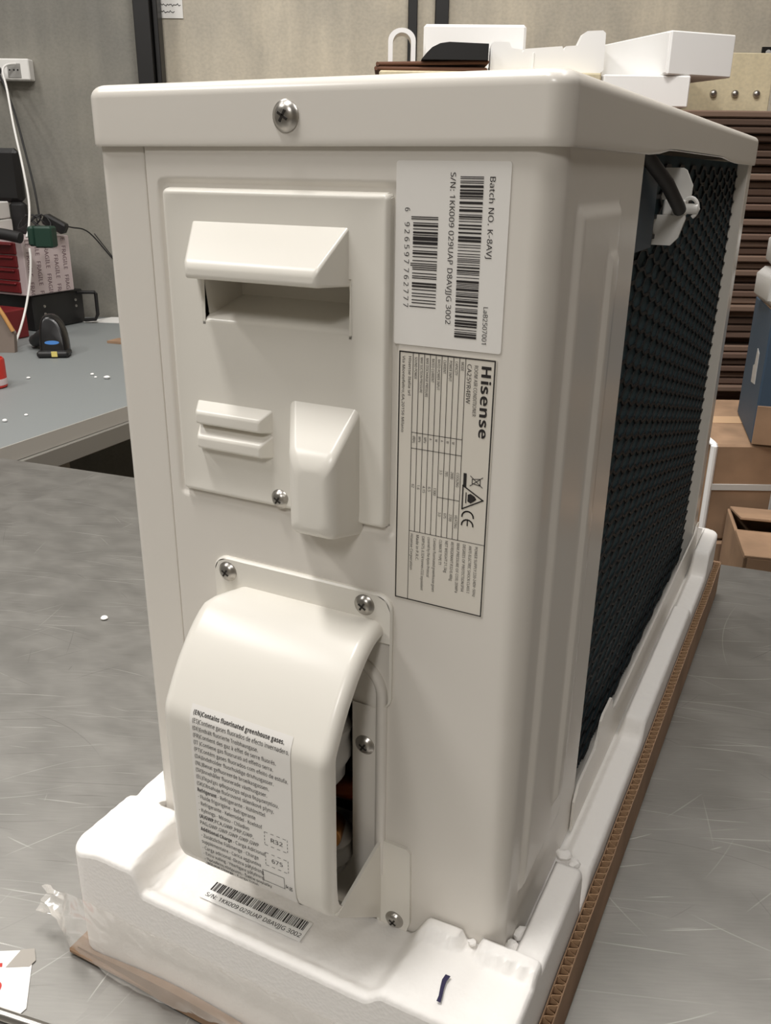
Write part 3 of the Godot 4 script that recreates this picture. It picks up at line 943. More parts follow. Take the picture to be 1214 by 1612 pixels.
func foam_tray() -> void:
	var x0 := -0.0385; var x1 := 0.2655; var z0 := -0.7215; var z1 := 0.0565; var bot := -0.069
	var xs := lines(x0, x1, 0.0025, around([x0], [0.0004, 0.001, 0.0018]) + around([x1], [-0.0004, -0.001, -0.0018]))
	var zs := lines(z0, 0.06, 0.0025, [0.0, 0.0003, 0.0006, 0.0009, 0.0012])
	zs = zs.filter(func(v): return v < z1 - 0.0021) + [z1 - 0.0018, z1 - 0.001, z1 - 0.0004, z1]
	var f := FastNoiseLite.new(); f.frequency = 90.0; f.seed = 2
	var n := FastNoiseLite.new(); n.frequency = 300.0; n.seed = 5
	var nx := xs.size(); var nz := zs.size()
	var pos := PackedVector3Array(); var nor := PackedVector3Array(); var idx := PackedInt32Array()
	var rad := 0.016
	for j in nz:
		for i in nx:
			var x: float = xs[i]; var z: float = zs[j]
			var e := minf(minf(x - x0, x1 - x), minf(z - z0, z1 - z))
			var h := foam_height(x, z)
			var r := 0.0045
			if e < r: h -= r - sqrt(maxf(r * r - (r - e) * (r - e), 0.0))
			h += 0.0006 * f.get_noise_2d(x, z) + 0.0002 * n.get_noise_2d(x, z)
			var c := Vector2(clampf(x, x0 + rad, x1 - rad), clampf(z, z0 + rad, z1 - rad))
			var v := Vector2(x, z) - c
			if v.length() > 0.00001 and absf(v.x) > 0 and absf(v.y) > 0: v *= maxf(absf(v.x), absf(v.y)) / v.length()
			pos.append(Vector3(c.x + v.x, h, c.y + v.y))
	for j in nz:
		for i in nx:
			var a := pos[j * nx + maxi(i - 1, 0)]; var b := pos[j * nx + mini(i + 1, nx - 1)]
			var c := pos[maxi(j - 1, 0) * nx + i]; var d := pos[mini(j + 1, nz - 1) * nx + i]
			nor.append((d - c).cross(b - a).normalized())
	for j in nz - 1:
		for i in nx - 1:
			var a := j * nx + i
			idx.append_array(PackedInt32Array([a, a + 1, a + nx, a + 1, a + nx + 1, a + nx]))
	# skirt
	var loop := []
	for i in nx: loop.append((nz - 1) * nx + i)
	for j in range(nz - 2, -1, -1): loop.append(j * nx + nx - 1)
	for i in range(nx - 2, -1, -1): loop.append(i)
	for j in range(1, nz - 1): loop.append(j * nx)
	var m := loop.size(); var s0 := pos.size()
	for k in m:
		var p := pos[loop[k]]
		var t := pos[loop[(k + 1) % m]] - pos[loop[posmod(k - 1, m)]]
		var out := Vector3(-t.z, 0, t.x).normalized()
		if out.dot(p - Vector3(0.11, p.y, -0.33)) < 0: out = -out
		pos.append(p); nor.append(out)
		pos.append(Vector3(p.x, bot, p.z)); nor.append(out)
	for k in m:
		var a := s0 + 2 * k; var b := s0 + 2 * ((k + 1) % m)
		idx.append_array(PackedInt32Array([a, b, a + 1, b, b + 1, a + 1]))
	var arr := []
	arr.resize(Mesh.ARRAY_MAX)
	arr[Mesh.ARRAY_VERTEX] = pos; arr[Mesh.ARRAY_NORMAL] = nor; arr[Mesh.ARRAY_INDEX] = idx
	var am := ArrayMesh.new()
	am.add_surface_from_arrays(Mesh.PRIMITIVE_TRIANGLES, arr)
	var t := thing("foam_tray", "white expanded foam tray that cradles the air conditioner, chipped along its right rail", "foam tray", Vector3(0, YB, 0))
	part("tray_body", am, M.foam, t)
	# pen stroke on the right block
	var mb := MB.new()
	var pts := [Vector2(0.2213, 0.0300), Vector2(0.2207, 0.0340), Vector2(0.2216, 0.0390), Vector2(0.2228, 0.0440), Vector2(0.2232, 0.0475)]
	var l := PackedVector3Array(); var r := PackedVector3Array()
	for k in pts.size():
		var w: float = [0.0015, 0.0013, 0.0011, 0.0010, 0.0012][k]
		l.append(Vector3(pts[k].x - w, 0.01355, pts[k].y)); r.append(Vector3(pts[k].x + w, 0.01355, pts[k].y))
	mb.loft([l, r], false, false, false)
	part("pen_mark", mb.mesh(0, Vector3.UP), M.blue_ink, t, "dark blue pen stroke")
	# torn flakes of the broken rail
	for c in [[0.2505, 0.008, -0.0945, 0.010, 0.4], [0.2585, 0.006, -0.092, 0.008, 1.2], [0.2440, 0.004, -0.012, 0.010, 2.0], [0.2450, -0.002, -0.030, 0.011, 0.9], [0.2250, 0.0150, 0.0045, 0.005, 0.2]]:
		mb = MB.new()
		var rr := RandomNumberGenerator.new(); rr.seed = int(c[0] * 100000)
		var rings := []
		for k in 6:
			var a := PI * (k + 0.5) / 6.0
			var ring := PackedVector3Array()
			for i in 9:
				var b := TAU * i / 9
				var q: float = c[3] * rr.randf_range(0.75, 1.1)
				ring.append(Vector3(sin(a) * cos(b), 0.55 * cos(a), 0.8 * sin(a) * sin(b)).rotated(Vector3.UP, c[4]) * q * 0.6 + Vector3(c[0], c[1], c[2]))
			rings.append(ring)
		mb.loft(rings)
		part("torn_flake", mb.mesh(50), M.foam, t)

func cardboard_tray() -> void:
	var t := thing("cardboard_tray", "brown corrugated cardboard tray under the foam, its fluted cut edge along the right side", "cardboard tray", Vector3(0, YB, 0))
	var mb := MB.new()
	var xa := 0.2668; var xb := 0.2732; var bt := -0.0735
	mb.box(Vector3(0.116, bt + 0.002, -0.332), Vector3(0.315, 0.004, 0.79), 0.001)
	part("tray_floor", mb.mesh(20), M.card, t)
	var wob := FastNoiseLite.new(); wob.frequency = 9.0; wob.seed = 8
	var top := func(z: float) -> float: return -0.030 + 0.004 * wob.get_noise_1d(z) - 0.004 * smoothstep(-0.15, 0.02, z)
	var zs := lines(-0.722, 0.060, 0.006)
	for e in 2:
		mb = MB.new()
		var xx: float = [xa, xb][e]
		var ra := []
		for z in zs:
			var y: float = top.call(z) + (0.001 if e == 0 else 0.0)
			ra.append(PackedVector3Array([Vector3(xx - 0.0004, bt, z), Vector3(xx + 0.0004, bt, z), Vector3(xx + 0.0004, y, z), Vector3(xx - 0.0004, y, z)]))
		mb.loft(ra)
		part("liner", mb.mesh(30), M.card, t)
	mb = MB.new()
	var a0 := PackedVector3Array(); var a1 := PackedVector3Array(); var b0 := PackedVector3Array(); var b1 := PackedVector3Array()
	var nn := int(0.78 / 0.0009)
	for k in nn + 1:
		var z := 0.059 - 0.78 * k / nn
		var ph := z / 0.0072 * TAU
		var x := (xa + xb) / 2 + (xb - xa - 0.0008) / 2 * clampf(sin(ph) * 1.15, -1, 1)
		var y: float = top.call(z) - 0.0006
		a0.append(Vector3(x - 0.0003, bt + 0.03, z)); a1.append(Vector3(x - 0.0003, y, z))
		b0.append(Vector3(x + 0.0004, bt + 0.03, z + 0.0002)); b1.append(Vector3(x + 0.0004, y, z + 0.0002))
	mb.loft([a0, a1, b1, b0], false, false, false)
	part("flute", mb.mesh(30), M.card_edge, t, "wavy fluting between the liners")
	mb = MB.new()
	var fa := []
	for x in lines(-0.036, 0.2736, 0.012):
		var y := -0.0650 + 0.004 * sin(x * 30.0) + 0.010 * smoothstep(0.14, 0.24, x)
		fa.append(PackedVector3Array([Vector3(x, bt, 0.0578), Vector3(x, bt, 0.0618 + 0.002 * sin(x * 22.0)), Vector3(x, y, 0.0612 + 0.002 * sin(x * 22.0)), Vector3(x, y, 0.0578)]))
	mb.loft(fa)
	part("front_wall", mb.mesh(30), M.card, t)
	mb = MB.new()
	mb.box(Vector3(-0.0420, -0.060, -0.345), Vector3(0.004, 0.027, 0.758), 0.001)
	mb.box(Vector3(0.116, -0.052, -0.7255), Vector3(0.315, 0.043, 0.004), 0.001)
	part("back_wall", mb.mesh(20), M.card, t)
	# clear packing tape over the front edge, with a crumpled tail
	mb = MB.new()
	var nz := FastNoiseLite.new(); nz.frequency = 55.0; nz.seed = 12
	var rows := []
	for x in lines(-0.078, 0.262, 0.004):
		var row := PackedVector3Array()
		var free := smoothstep(-0.040, -0.062, x)
		for k in 13:
			var s := k / 12.0
			var y := lerpf(-0.024, -0.0715, s)
			var z := 0.0575 + 0.0050 * smoothstep(0.35, 0.6, s) + 0.0025 * sin(s * 7.0 + x * 40.0) * s
			var amp := lerpf(0.0016, 0.0075, free)
			var wr := nz.get_noise_2d(x, y * 2.2)
			z += amp * wr + 0.0012
			y += amp * 0.7 * nz.get_noise_2d(x + 3.0, y * 2.0)
			z -= free * 0.012
			y = lerpf(y, -0.060 + (y + 0.060) * 0.42, free)
			row.append(Vector3(x, maxf(y, -0.0738), z))
		rows.append(row)
	mb.loft(rows, false, false, false)
	single("packing_tape", mb.mesh(60, Vector3(0, 0.2, 1)), M.film, "clear crumpled packing tape along the front edge of the cardboard tray", "tape", Vector3(0, YB, 0))
	# second bar code sticker, on the foam under the valve cover
	var st := thing("barcode_label", "small paper bar code label lying on the foam below the valve cover", "label", Vector3(0, YB, 0))
	mb = MB.new()
	mb.box(Vector3(0.0935, 0.0009, 0.0318), Vector3(0.0745, 0.0002, 0.0152), 0.0001)
	part("label_paper", mb.mesh(10), M.far_foam, st)
	var f := func(p: Vector2) -> Vector3: return Vector3(0.0575 + p.x * 0.955, 0.00125, 0.0390 - p.y * 0.95)
	mb = MB.new()
	barcode(mb, 0.002, 0.074, 0.0075, 0.0150, 190, 23, f)
	write(mb, "S/N: 1KK009 029UAP D8AVJJG 3002", Vector2(0.002, 0.0020), 0.0032, 0.073, f)
	part("printed_text", mb.mesh(0, Vector3.UP), M.ink, st)

# ------------------------------------------------------------------ tables and what lies on them
func worktable() -> void:
	var t := thing("worktable", "large steel topped worktable with a scratched grey surface, carrying the air conditioner", "table", room(-0.1, 0, 0.60), TH - deg_to_rad(20.1))
	# local x runs along the far edge, local -z towards it
	var mb := MB.new()
	var far := 0.6595
	mb.box(Vector3(0, -0.02, (1.1 - far) / 2.0), Vector3(3.0, 0.04, 1.1 + far), 0.002)
	part("tabletop", mb.mesh(20), M.steel, t)
	for x in [-1.42, 1.42]:
		for z in [-far + 0.08, 1.02]:
			mb = MB.new()
			mb.box(Vector3(x, -0.47, z), Vector3(0.05, 0.86, 0.05), 0.003)
			part("leg", mb.mesh(20), M.grey_plastic, t)
	# torn label stuck on the table, and the thin rod by it
	var lab := thing("torn_label", "torn white sticker with red print stuck to the scratched table at the lower left", "label", Vector3.ZERO)
	mb = MB.new()
	var pp := PackedVector2Array()
	for p in [[-0.30, 0.447], [-0.262, 0.443], [-0.246, 0.444], [-0.2355, 0.440], [-0.230, 0.420], [-0.2245, 0.400], [-0.228, 0.394], [-0.240, 0.395], [-0.30, 0.398]]: pp.append(Vector2(p[0], p[1]))
	mb.prism(pp, Vector3(CAM.x, 0.0003, CAM.z), rt(), fw(), Vector3(0, 0.0004, 0))
	part("sticker_paper", mb.mesh(10), M.paper, lab)
	mb = MB.new()
	mb.prism(PackedVector2Array([Vector2(-0.28, 0.432), Vector2(-0.2535, 0.4335), Vector2(-0.2525, 0.4305), Vector2(-0.28, 0.427)]), Vector3(CAM.x, 0.0007, CAM.z), rt(), fw(), Vector3(0, 0.0002, 0))
	mb.prism(rrect(-0.275, 0.408, -0.2465, 0.4195, 0.005, 5), Vector3(CAM.x, 0.0007, CAM.z), rt(), fw(), Vector3(0, 0.0002, 0))
	part("red_print", mb.mesh(10), M.bright_red, lab, "red print")
	mb = MB.new()
	mb.prism(PackedVector2Array([Vector2(-0.245, 0.4445), Vector2(-0.2365, 0.4455), Vector2(-0.232, 0.436), Vector2(-0.2345, 0.431), Vector2(-0.25, 0.430)]), Vector3(CAM.x, 0.0007, CAM.z), rt(), fw(), Vector3(0, 0.00025, 0))
	part("torn_patch", mb.mesh(10), M.scuff, lab, "scuffed grey patch")
	mb = MB.new()
	mb.tube([room(-0.30, 0.004, 0.405), room(-0.245, 0.004, 0.3955), room(-0.208, 0.004, 0.384), room(-0.16, 0.004, 0.368)], 0.0035, 10)
	single("metal_rod", mb.mesh(50), M.zinc, "thin metal rod lying on the table at the lower left corner", "rod")

func bench() -> void:
	var b := thing("bench", "second grey topped bench against the concrete wall, with the scanner on it", "bench")
	var mb := MB.new()
	var pts := PackedVector2Array([Vector2(-0.742, 1.565), Vector2(-0.022, 3.145), Vector2(-2.3, 3.145), Vector2(-2.3, 2.30)])
	mb.prism(pts, Vector3(CAM.x, -0.034, CAM.z), rt(), fw(), Vector3(0, 0.034, 0))
	part("bench_top", mb.mesh(10), M.bench, b)
	mb = MB.new()
	for e in [0.03]:
		var a := room(-0.742 - 0.03, -0.055, 1.60); var c := room(-0.11, -0.055, 3.05)
		var d := (c - a).normalized()
		var xf := Transform3D(Basis(Vector3.UP.cross(d).normalized(), Vector3.UP, d), (a + c) / 2)
		mb.box(Vector3(-0.03, 0, 0), Vector3(0.04, 0.04, (c - a).length()), 0.002, xf)
	part("apron", mb.mesh(10), M.bench_edge, b)
	mb = MB.new()
	var ea := room(-0.742, -0.017, 1.565); var eb := room(-0.022, -0.017, 3.145)
	var ed := (eb - ea).normalized()
	mb.box(Vector3(0.001, 0, 0), Vector3(0.002, 0.034, (eb - ea).length()), 0.0004, Transform3D(Basis(Vector3.UP.cross(ed).normalized() * -1.0, Vector3.UP, -ed), (ea + eb) / 2))
	part("edge_sheen", mb.mesh(10), mat(Color8(196, 193, 186), 0.45, 0.2), b, "pale strip standing in for light on the bench edge")  # pale colour stands in for light reflected by the bench edge
	for p in [Vector2(-0.755, 1.90), Vector2(-0.33, 2.85), Vector2(-2.0, 2.4)]:
		mb = MB.new()
		mb.box(room(p.x, -0.467, p.y), Vector3(0.04, 0.866, 0.04), 0.003)
		part("leg", mb.mesh(10), M.bench_edge, b)
	mb = MB.new()
	mb.box(room(-1.2, -0.14, 1.98 + 0.25), Vector3(0.9, 0.035, 0.035), 0.002)
	part("crossbar", mb.mesh(10), M.bench_edge, b)

# the room's far left: wall box, cables, drawers and so on
func left_corner() -> void:
	var turn := TH - deg_to_rad(24.8)
	# wall socket box
	var t := thing("socket_box", "white surface mounted socket box high on the concrete wall", "socket", room(-1.222, 0.788, 3.158), TH)
	var mb := MB.new()
	mb.box(Vector3(0, 0, 0.022), Vector3(0.120, 0.062, 0.044), 0.003)
	part("housing", mb.mesh(20), M.white_plastic, t)
	mb = MB.new()
	mb.box(Vector3(0.012, -0.004, 0.0445), Vector3(0.042, 0.042, 0.003), 0.001)
	part("socket_insert", mb.mesh(20), M.grey_plastic, t)
	mb = MB.new()
	for x in [-0.002, 0.012, 0.024]: mb.lathe([Vector2(0.0028, 0), Vector2(0.0028, 0.0007), Vector2(0.0001, 0.0008)], Vector3(x, -0.002, 0.0455), Vector3(0, 0, 1), 10)
	part("socket_hole_shade", mb.mesh(20), M.black, t)  # black discs, their colour stands in for the shade in the holes
	var pl := thing("power_plug", "dark plug pushed into the left half of the wall socket", "plug", room(-1.262, 0.784, 3.108), TH)
	mb = MB.new()
	mb.lathe([Vector2(0.012, 0.0), Vector2(0.016, 0.004), Vector2(0.016, 0.022), Vector2(0.010, 0.034), Vector2(0.004, 0.038)], Vector3(0, 0, 0.002), Vector3(0, 0, 1), 16)
	part("plug_body", mb.mesh(40), M.rubber, pl)
	# white cable down to the bench
	mb = MB.new()
	var path := [room(-1.198, 0.803, 3.10), room(-1.218, 0.796, 3.075), room(-1.226, 0.776, 3.06), room(-1.196, 0.720, 3.0), room(-1.162, 0.612, 2.93), room(-1.128, 0.507, 2.87), room(-1.110, 0.40, 2.84), room(-1.105, 0.325, 2.80), room(-1.108, 0.297, 2.78)]
	mb.tube(smooth(path, 6), 0.0036, 8)
	single("white_cable", mb.mesh(60), M.white_plastic, "white cable hanging from the wall socket down to the drawer cabinet", "cable")
	mb = MB.new()
	path = [room(-1.080, 0.270, 2.72), room(-1.079, 0.235, 2.715), room(-1.085, 0.17, 2.70), room(-1.095, 0.09, 2.66), room(-1.10, 0.03, 2.60), room(-1.095, 0.006, 2.54)]
	mb.tube(smooth(path, 6), 0.0036, 8)
	single("white_cable", mb.mesh(60), M.white_plastic, "white cable hanging down in front of the drawer cabinet onto the bench", "cable")
	# dark cables
	mb = MB.new()
	path = [room(-1.064, 0.322, 2.94), room(-1.035, 0.315, 2.98), room(-1.0, 0.295, 3.04), room(-0.93, 0.20, 3.07), room(-0.86, 0.14, 3.08), room(-0.78, 0.10, 3.08)]
	mb.tube(smooth(path, 6), 0.0024, 6)
	single("dark_cable", mb.mesh(60), M.rubber, "thin dark cable sagging along the concrete wall", "cable")
	mb = MB.new()
	path = [room(-1.02, 0.285, 3.152), room(-0.96, 0.20, 3.155), room(-0.90, 0.11, 3.155), room(-0.85, 0.03, 3.155)]
	mb.tube(smooth(path, 5), 0.0016, 6)
	single("dark_cable", mb.mesh(60), M.rubber, "very thin dark wire running straight down the concrete wall behind the black case", "cable")
	mb = MB.new()
	path = [room(-1.250, 0.770, 3.09), room(-1.236, 0.74, 3.08), room(-1.198, 0.66, 3.04), room(-1.165, 0.55, 3.0), room(-1.13, 0.43, 2.95), room(-1.118, 0.345, 2.93)]
	mb.tube(smooth(path, 6), 0.0032, 8)
	single("black_cable", mb.mesh(60), M.rubber, "black cable hanging close beside the white one below the wall socket", "cable")
	# drawer cabinet
	var d := thing("drawer_cabinet", "small red drawer cabinet in a frame wrapped with printed fragile tape", "drawers", room(-1.138, 0.115, 2.81), turn)
	mb = MB.new()
	mb.box(Vector3(-0.13, 0.0875, -0.101), Vector3(0.26, 0.175, 0.20), 0.003)
	part("cabinet_body", mb.mesh(20), M.pinkish, d)
	for k in 4:
		mb = MB.new()
		mb.box(Vector3(-0.138, 0.026 + 0.0395 * k, 0.001), Vector3(0.222, 0.037, 0.008), 0.003)
		var dr := part("drawer", mb.mesh(20), M.red, d)
		mb = MB.new()
		mb.box(Vector3(-0.138, 0.037 + 0.0395 * k, 0.007), Vector3(0.20, 0.007, 0.010), 0.003)
		part("drawer_handle", mb.mesh(20), M.red, dr)
	mb = MB.new()
	var f := func(p: Vector2) -> Vector3: return Vector3(0.0004, 0.175 - p.x, -p.y)
	for c in 5:
		for k in 3: write(mb, "FRAGILE", Vector2(0.092 * k - [0.05, 0.02, 0.07, 0.035, 0.06][c], 0.012 + 0.038 * c), 0.0165, 0.074, func(p): return f.call(Vector2(clampf(p.x, 0.002, 0.173), p.y)))
	part("tape_print", mb.mesh(0, Vector3(cos(turn), 0, -sin(turn)) * 0 + Vector3(1, 0, 0)), M.purple_ink, d, "purple lettering on the tape")
	# black case under it
	var c := thing("black_case", "black metal case with a bracket handle under the red drawer cabinet", "case", room(-1.140, 0.0, 2.835), turn)
	mb = MB.new()
	mb.box(Vector3(-0.11, 0.0570, -0.115), Vector3(0.22, 0.111, 0.225), 0.004)
	part("case_body", mb.mesh(20), M.black, c)
	mb = MB.new()
	mb.tube([Vector3(0.002, 0.102, -0.20), Vector3(0.012, 0.104, -0.205), Vector3(0.055, 0.104, -0.225), Vector3(0.058, 0.100, -0.226), Vector3(0.058, 0.03, -0.226), Vector3(0.050, 0.014, -0.222), Vector3(0.012, 0.010, -0.210)], 0.006, 8)
	part("case_handle", mb.mesh(50), M.black, c)
	mb = MB.new()
	for p in [[0.075, -0.05], [0.05, -0.05], [0.08, -0.19], [0.06, -0.19]]: mb.lathe([Vector2(0.005, 0), Vector2(0.004, 0.002), Vector2(0.0001, 0.0025)], Vector3(0, p[0], p[1]), Vector3(1, 0, 0), 10)
	part("rivet", mb.mesh(40), M.zinc, c)
	# red organiser in front of the case
	var ro := thing("red_organiser", "bright red plastic organiser half hidden behind the scanner", "organiser", room(-1.235, 0.0, 2.74), turn)
	mb = MB.new()
	mb.box(Vector3(0, 0.045, 0), Vector3(0.20, 0.09, 0.10), 0.004)
	mb.box(Vector3(0, 0.030, 0.055), Vector3(0.20, 0.006, 0.012), 0.002)
	mb.box(Vector3(0, 0.065, 0.055), Vector3(0.20, 0.006, 0.012), 0.002)
	part("organiser_body", mb.mesh(20), M.red, ro)
	# brown board at the left edge with its strap
	var bo := thing("brown_board", "greyish brown slanting board with an orange strap, at the left end of the bench", "board", room(-1.035, 0, 2.50), TH)
	mb = MB.new()
	mb.prism(PackedVector2Array([Vector2(-0.55, 0.0), Vector2(-0.035, 0.0), Vector2(-0.030, 0.055), Vector2(-0.09, 0.165), Vector2(-0.30, 0.40), Vector2(-0.55, 0.40)]), Vector3(0, 0, -0.010), Vector3.RIGHT, Vector3.UP, Vector3(0, 0, 0.020))
	part("board_panel", mb.mesh(20), M.tan_board, bo)
	mb = MB.new()
	mb.tube([Vector3(-0.20, 0.305, 0.013), Vector3(-0.088, 0.176, 0.014), Vector3(-0.05, 0.106, 0.014), Vector3(-0.030, 0.062, 0.013)], 0.006, 8)
	part("strap", mb.mesh(50), M.orange, bo, "orange strap")
	mb = MB.new()
	mb.box(Vector3(-0.078, 0.152, 0.018), Vector3(0.026, 0.034, 0.010), 0.004, Transform3D())
	part("buckle", mb.mesh(20), M.zinc, bo, "metal buckle")
	# black monitor, white boxes, charger, green plug above the drawers
	var mo := thing("black_monitor", "black monitor back standing behind the cable at the left edge", "monitor", room(-1.352, 0.290, 3.02), TH)
	mb = MB.new()
	mb.box(Vector3(0, 0.180, 0), Vector3(0.32, 0.165, 0.045), 0.015)
	part("casing", mb.mesh(40), M.black, mo)
	mb = MB.new()
	mb.box(Vector3(0.135, 0.05, 0.0), Vector3(0.05, 0.10, 0.04), 0.01)
	part("stand", mb.mesh(40), M.rubber, mo)
	for k in 2:
		mb = MB.new()
		mb.box(Vector3(0, 0.026, 0), Vector3(0.22, 0.05, 0.10), 0.003)
		single("white_carton", mb.mesh(20), M.white_plastic, ["lower white carton under the black monitor", "upper white carton under the black monitor"][k], "carton", room(-1.325, 0.2905 + 0.053 * k, 2.90 - 0.008 * k), TH, "white cartons under the monitor")
	var ch := thing("charger", "black charger brick lying at an angle on the drawer cabinet", "charger", room(-1.085, 0.325, 2.93), TH)
	mb = MB.new()
	mb.box(Vector3.ZERO, Vector3(0.075, 0.034, 0.04), 0.006, Transform3D(Basis(Vector3(0, 0, 1), -0.5), Vector3(0.015, 0.003, 0)))
	part("brick", mb.mesh(40), M.black, ch)
	var gp := thing("green_adapter", "dark green adapter block hanging at the corner of the drawer cabinet", "adapter", room(-1.052, 0.302, 2.765), TH)
	mb = MB.new()
	mb.box(Vector3(0.008, -0.002, 0), Vector3(0.055, 0.062, 0.05), 0.005)
	part("adapter_body", mb.mesh(40), M.dark_green, gp)
	mb = MB.new()
	mb.box(Vector3(-0.028, 0.0, 0), Vector3(0.022, 0.058, 0.046), 0.006)
	part("ribbed_collar", mb.mesh(40), M.dark_green, gp)
	mb = MB.new()
	mb.tube(smooth([room(-1.36, 0.318, 2.78), room(-1.26, 0.314, 2.78), room(-1.18, 0.306, 2.775), room(-1.12, 0.296, 2.765)], 5), 0.017, 12)
	single("black_pouch", mb.mesh(50), M.rubber, "black padded pouch lying along the top of the drawer cabinet", "pouch")
	mb = MB.new()
	path = []
	for k in 40:
		var a := k * 0.55
		path.append(room(-1.15 + 0.035 * cos(a) + 0.0012 * k, 0.335 + 0.022 * sin(a * 1.3), 2.90 + 0.012 * sin(a)))
	mb.tube(path, 0.0026, 6)
	single("tangled_cable", mb.mesh(60), M.rubber, "tangle of black cable behind the green adapter", "cable")
	# scanner
	var s := thing("barcode_scanner", "black handheld bar code scanner resting on the grey bench", "scanner", room(-0.938, 0.0, 2.44), TH + 0.12)
	mb = MB.new()
	var rings := []
	for k in 7:
		var w: float = [0.0, 0.10, 0.3, 0.6, 0.85, 0.96, 1.0][k]
		var ins: float = [0.010, 0.004, 0.0, 0.0, 0.003, 0.007, 0.012][k]
		var ring := PackedVector3Array()
		for j in 22:
			var a := PI * j / 21.0
			var tip := Vector2(cos(a), sin(a))
			ring.append(Vector3((0.040 - ins) * signf(tip.x) * pow(absf(tip.x), 0.75) - 0.012 * tip.y * tip.y, 0.004 + (0.108 - ins) * pow(tip.y, 0.8), lerpf(-0.045, 0.012, w) - 0.030 * tip.y))
		rings.append(ring)
	mb.loft(rings)
	part("scanner_head", mb.mesh(50), M.black_gloss, s)
	mb = MB.new()
	mb.box(Vector3(0, 0.010, -0.005), Vector3(0.086, 0.020, 0.055), 0.006)
	part("nose", mb.mesh(50), M.black, s)
	mb = MB.new()
	mb.tube(smooth([Vector3(-0.02, 0.055, -0.06), Vector3(-0.05, 0.045, -0.085), Vector3(-0.075, 0.025, -0.12), Vector3(-0.09, 0.018, -0.16)], 4), 0.0175, 12)
	part("handle", mb.mesh(50), M.rubber, s)
	mb = MB.new()
	var oval := PackedVector2Array()
	for k in 20: oval.append(Vector2(0.020 * cos(TAU * k / 20), 0.0055 * sin(TAU * k / 20)))
	mb.prism(oval, Vector3(-0.002, 0.040, 0.0005), Vector3.RIGHT, Vector3(0, 0.96, -0.28), Vector3(0, 0.0005, 0.002))
	part("oval_badge", mb.mesh(20), M.badge, s, "blue oval badge")
	mb = MB.new()
	mb.box(Vector3(0.006, 0.012, 0.0232), Vector3(0.016, 0.015, 0.001), 0.0003)
	part("yellow_sticker", mb.mesh(20), M.yellow, s, "small yellow warning sticker")
	mb = MB.new()
	mb.box(Vector3(-0.004, 0.072, -0.0085), Vector3(0.013, 0.022, 0.003), 0.001, Transform3D(Basis(Vector3.RIGHT, -0.3), Vector3(0, 0, -0.001)))
	part("trigger_light", mb.mesh(20), M.zinc, s, "pale indicator")
	# can at the left edge
	var cn := thing("red_can", "red and white can at the left edge of the bench", "can", room(-0.953, 0.0, 2.07))
	mb = MB.new()
	mb.lathe([Vector2(0.0001, 0.001), Vector2(0.030, 0.001), Vector2(0.033, 0.004), Vector2(0.033, 0.066), Vector2(0.030, 0.071), Vector2(0.0285, 0.071), Vector2(0.0285, 0.066), Vector2(0.0001, 0.065)], Vector3.ZERO, Vector3.UP, 28)
	part("can_body", mb.mesh(40), M.bright_red, cn)
	mb = MB.new()
	mb.lathe([Vector2(0.0333, 0.008), Vector2(0.0335, 0.009), Vector2(0.0335, 0.022), Vector2(0.0333, 0.023)], Vector3.ZERO, Vector3.UP, 28)
	part("white_band", mb.mesh(40, Vector3.ZERO), M.pinkish, cn, "pale printed band")
	# paper sheet, cardboard scrap, wall note
	mb = MB.new()
	mb.prism(PackedVector2Array([Vector2(-1.058, 3.035), Vector2(-0.62, 2.985), Vector2(-0.58, 3.138), Vector2(-0.985, 3.138)]), Vector3(CAM.x, 0.0004, CAM.z), rt(), fw(), Vector3(0, 0.002, 0))
	single("paper_sheet", mb.mesh(10), M.paper, "white paper sheet at the wall end of the bench", "paper")
	mb = MB.new()
	mb.prism(PackedVector2Array([Vector2(-0.855, 2.655), Vector2(-0.70, 2.60), Vector2(-0.70, 2.69), Vector2(-0.835, 2.705)]), Vector3(CAM.x, 0.0004, CAM.z), rt(), fw(), Vector3(0, 0.007, 0))
	single("cardboard_scrap", mb.mesh(10), M.card, "flat cardboard scrap on the bench beside the air conditioner", "cardboard")
	var no := thing("wall_note", "white handwritten note taped to the beige wall beside the black post", "note", room(-0.722, 0.972, 3.218), TH)
	mb = MB.new()
	mb.box(Vector3(0.0, 0.055, 0.001), Vector3(0.088, 0.15, 0.001), 0.0003)
	part("note_paper", mb.mesh(10), M.paper, no)
	mb = MB.new()
	for k in 2:
		var p := Vector2(-0.034, 0.018 - 0.020 * k)
		for j in (17 if k == 0 else 12):
			var q := p + Vector2(0.0042, 0.004 * sin(j * 2.4 + k) + 0.0015 * sin(j * 1.1))
			line(mb, p, q, 0.002, func(v: Vector2) -> Vector3: return Vector3(v.x, v.y, 0.0019))
			p = Vector2(q.x, q.y * 0.6 + (0.018 - 0.020 * k) * 0.4)
	for k in 3: line(mb, Vector2(-0.036, 0.046 + 0.010 * k), Vector2(0.030, 0.046 + 0.010 * k), 0.0012, func(v: Vector2) -> Vector3: return Vector3(v.x, v.y, 0.0019))
	part("handwriting", mb.mesh(0, Vector3(0, 0, 1)), M.ink, no)
	# carton under the bench
	var bc := carton("carton", "brown carton standing in the dark under the bench", -0.50, 2.35, 0.22, 0.55, 0.36, -0.9, TH - 0.35)
	bc.set_meta("category", "carton")
	# crumbs of foam
	var where := ["on the bench right of the scanner", "just below the first one right of the scanner", "largest of those right of the scanner", "in front of the scanner on the bench", "near the front edge of the bench", "on the front corner of the bench", "alone on the worktable left of the unit"]
	var spots := [Vector2(-0.76, 2.215), Vector2(-0.742, 2.185), Vector2(-0.71, 2.175), Vector2(-0.905, 2.165), Vector2(-0.775, 1.815), Vector2(-0.80, 1.765), Vector2(-0.332, 0.915)]
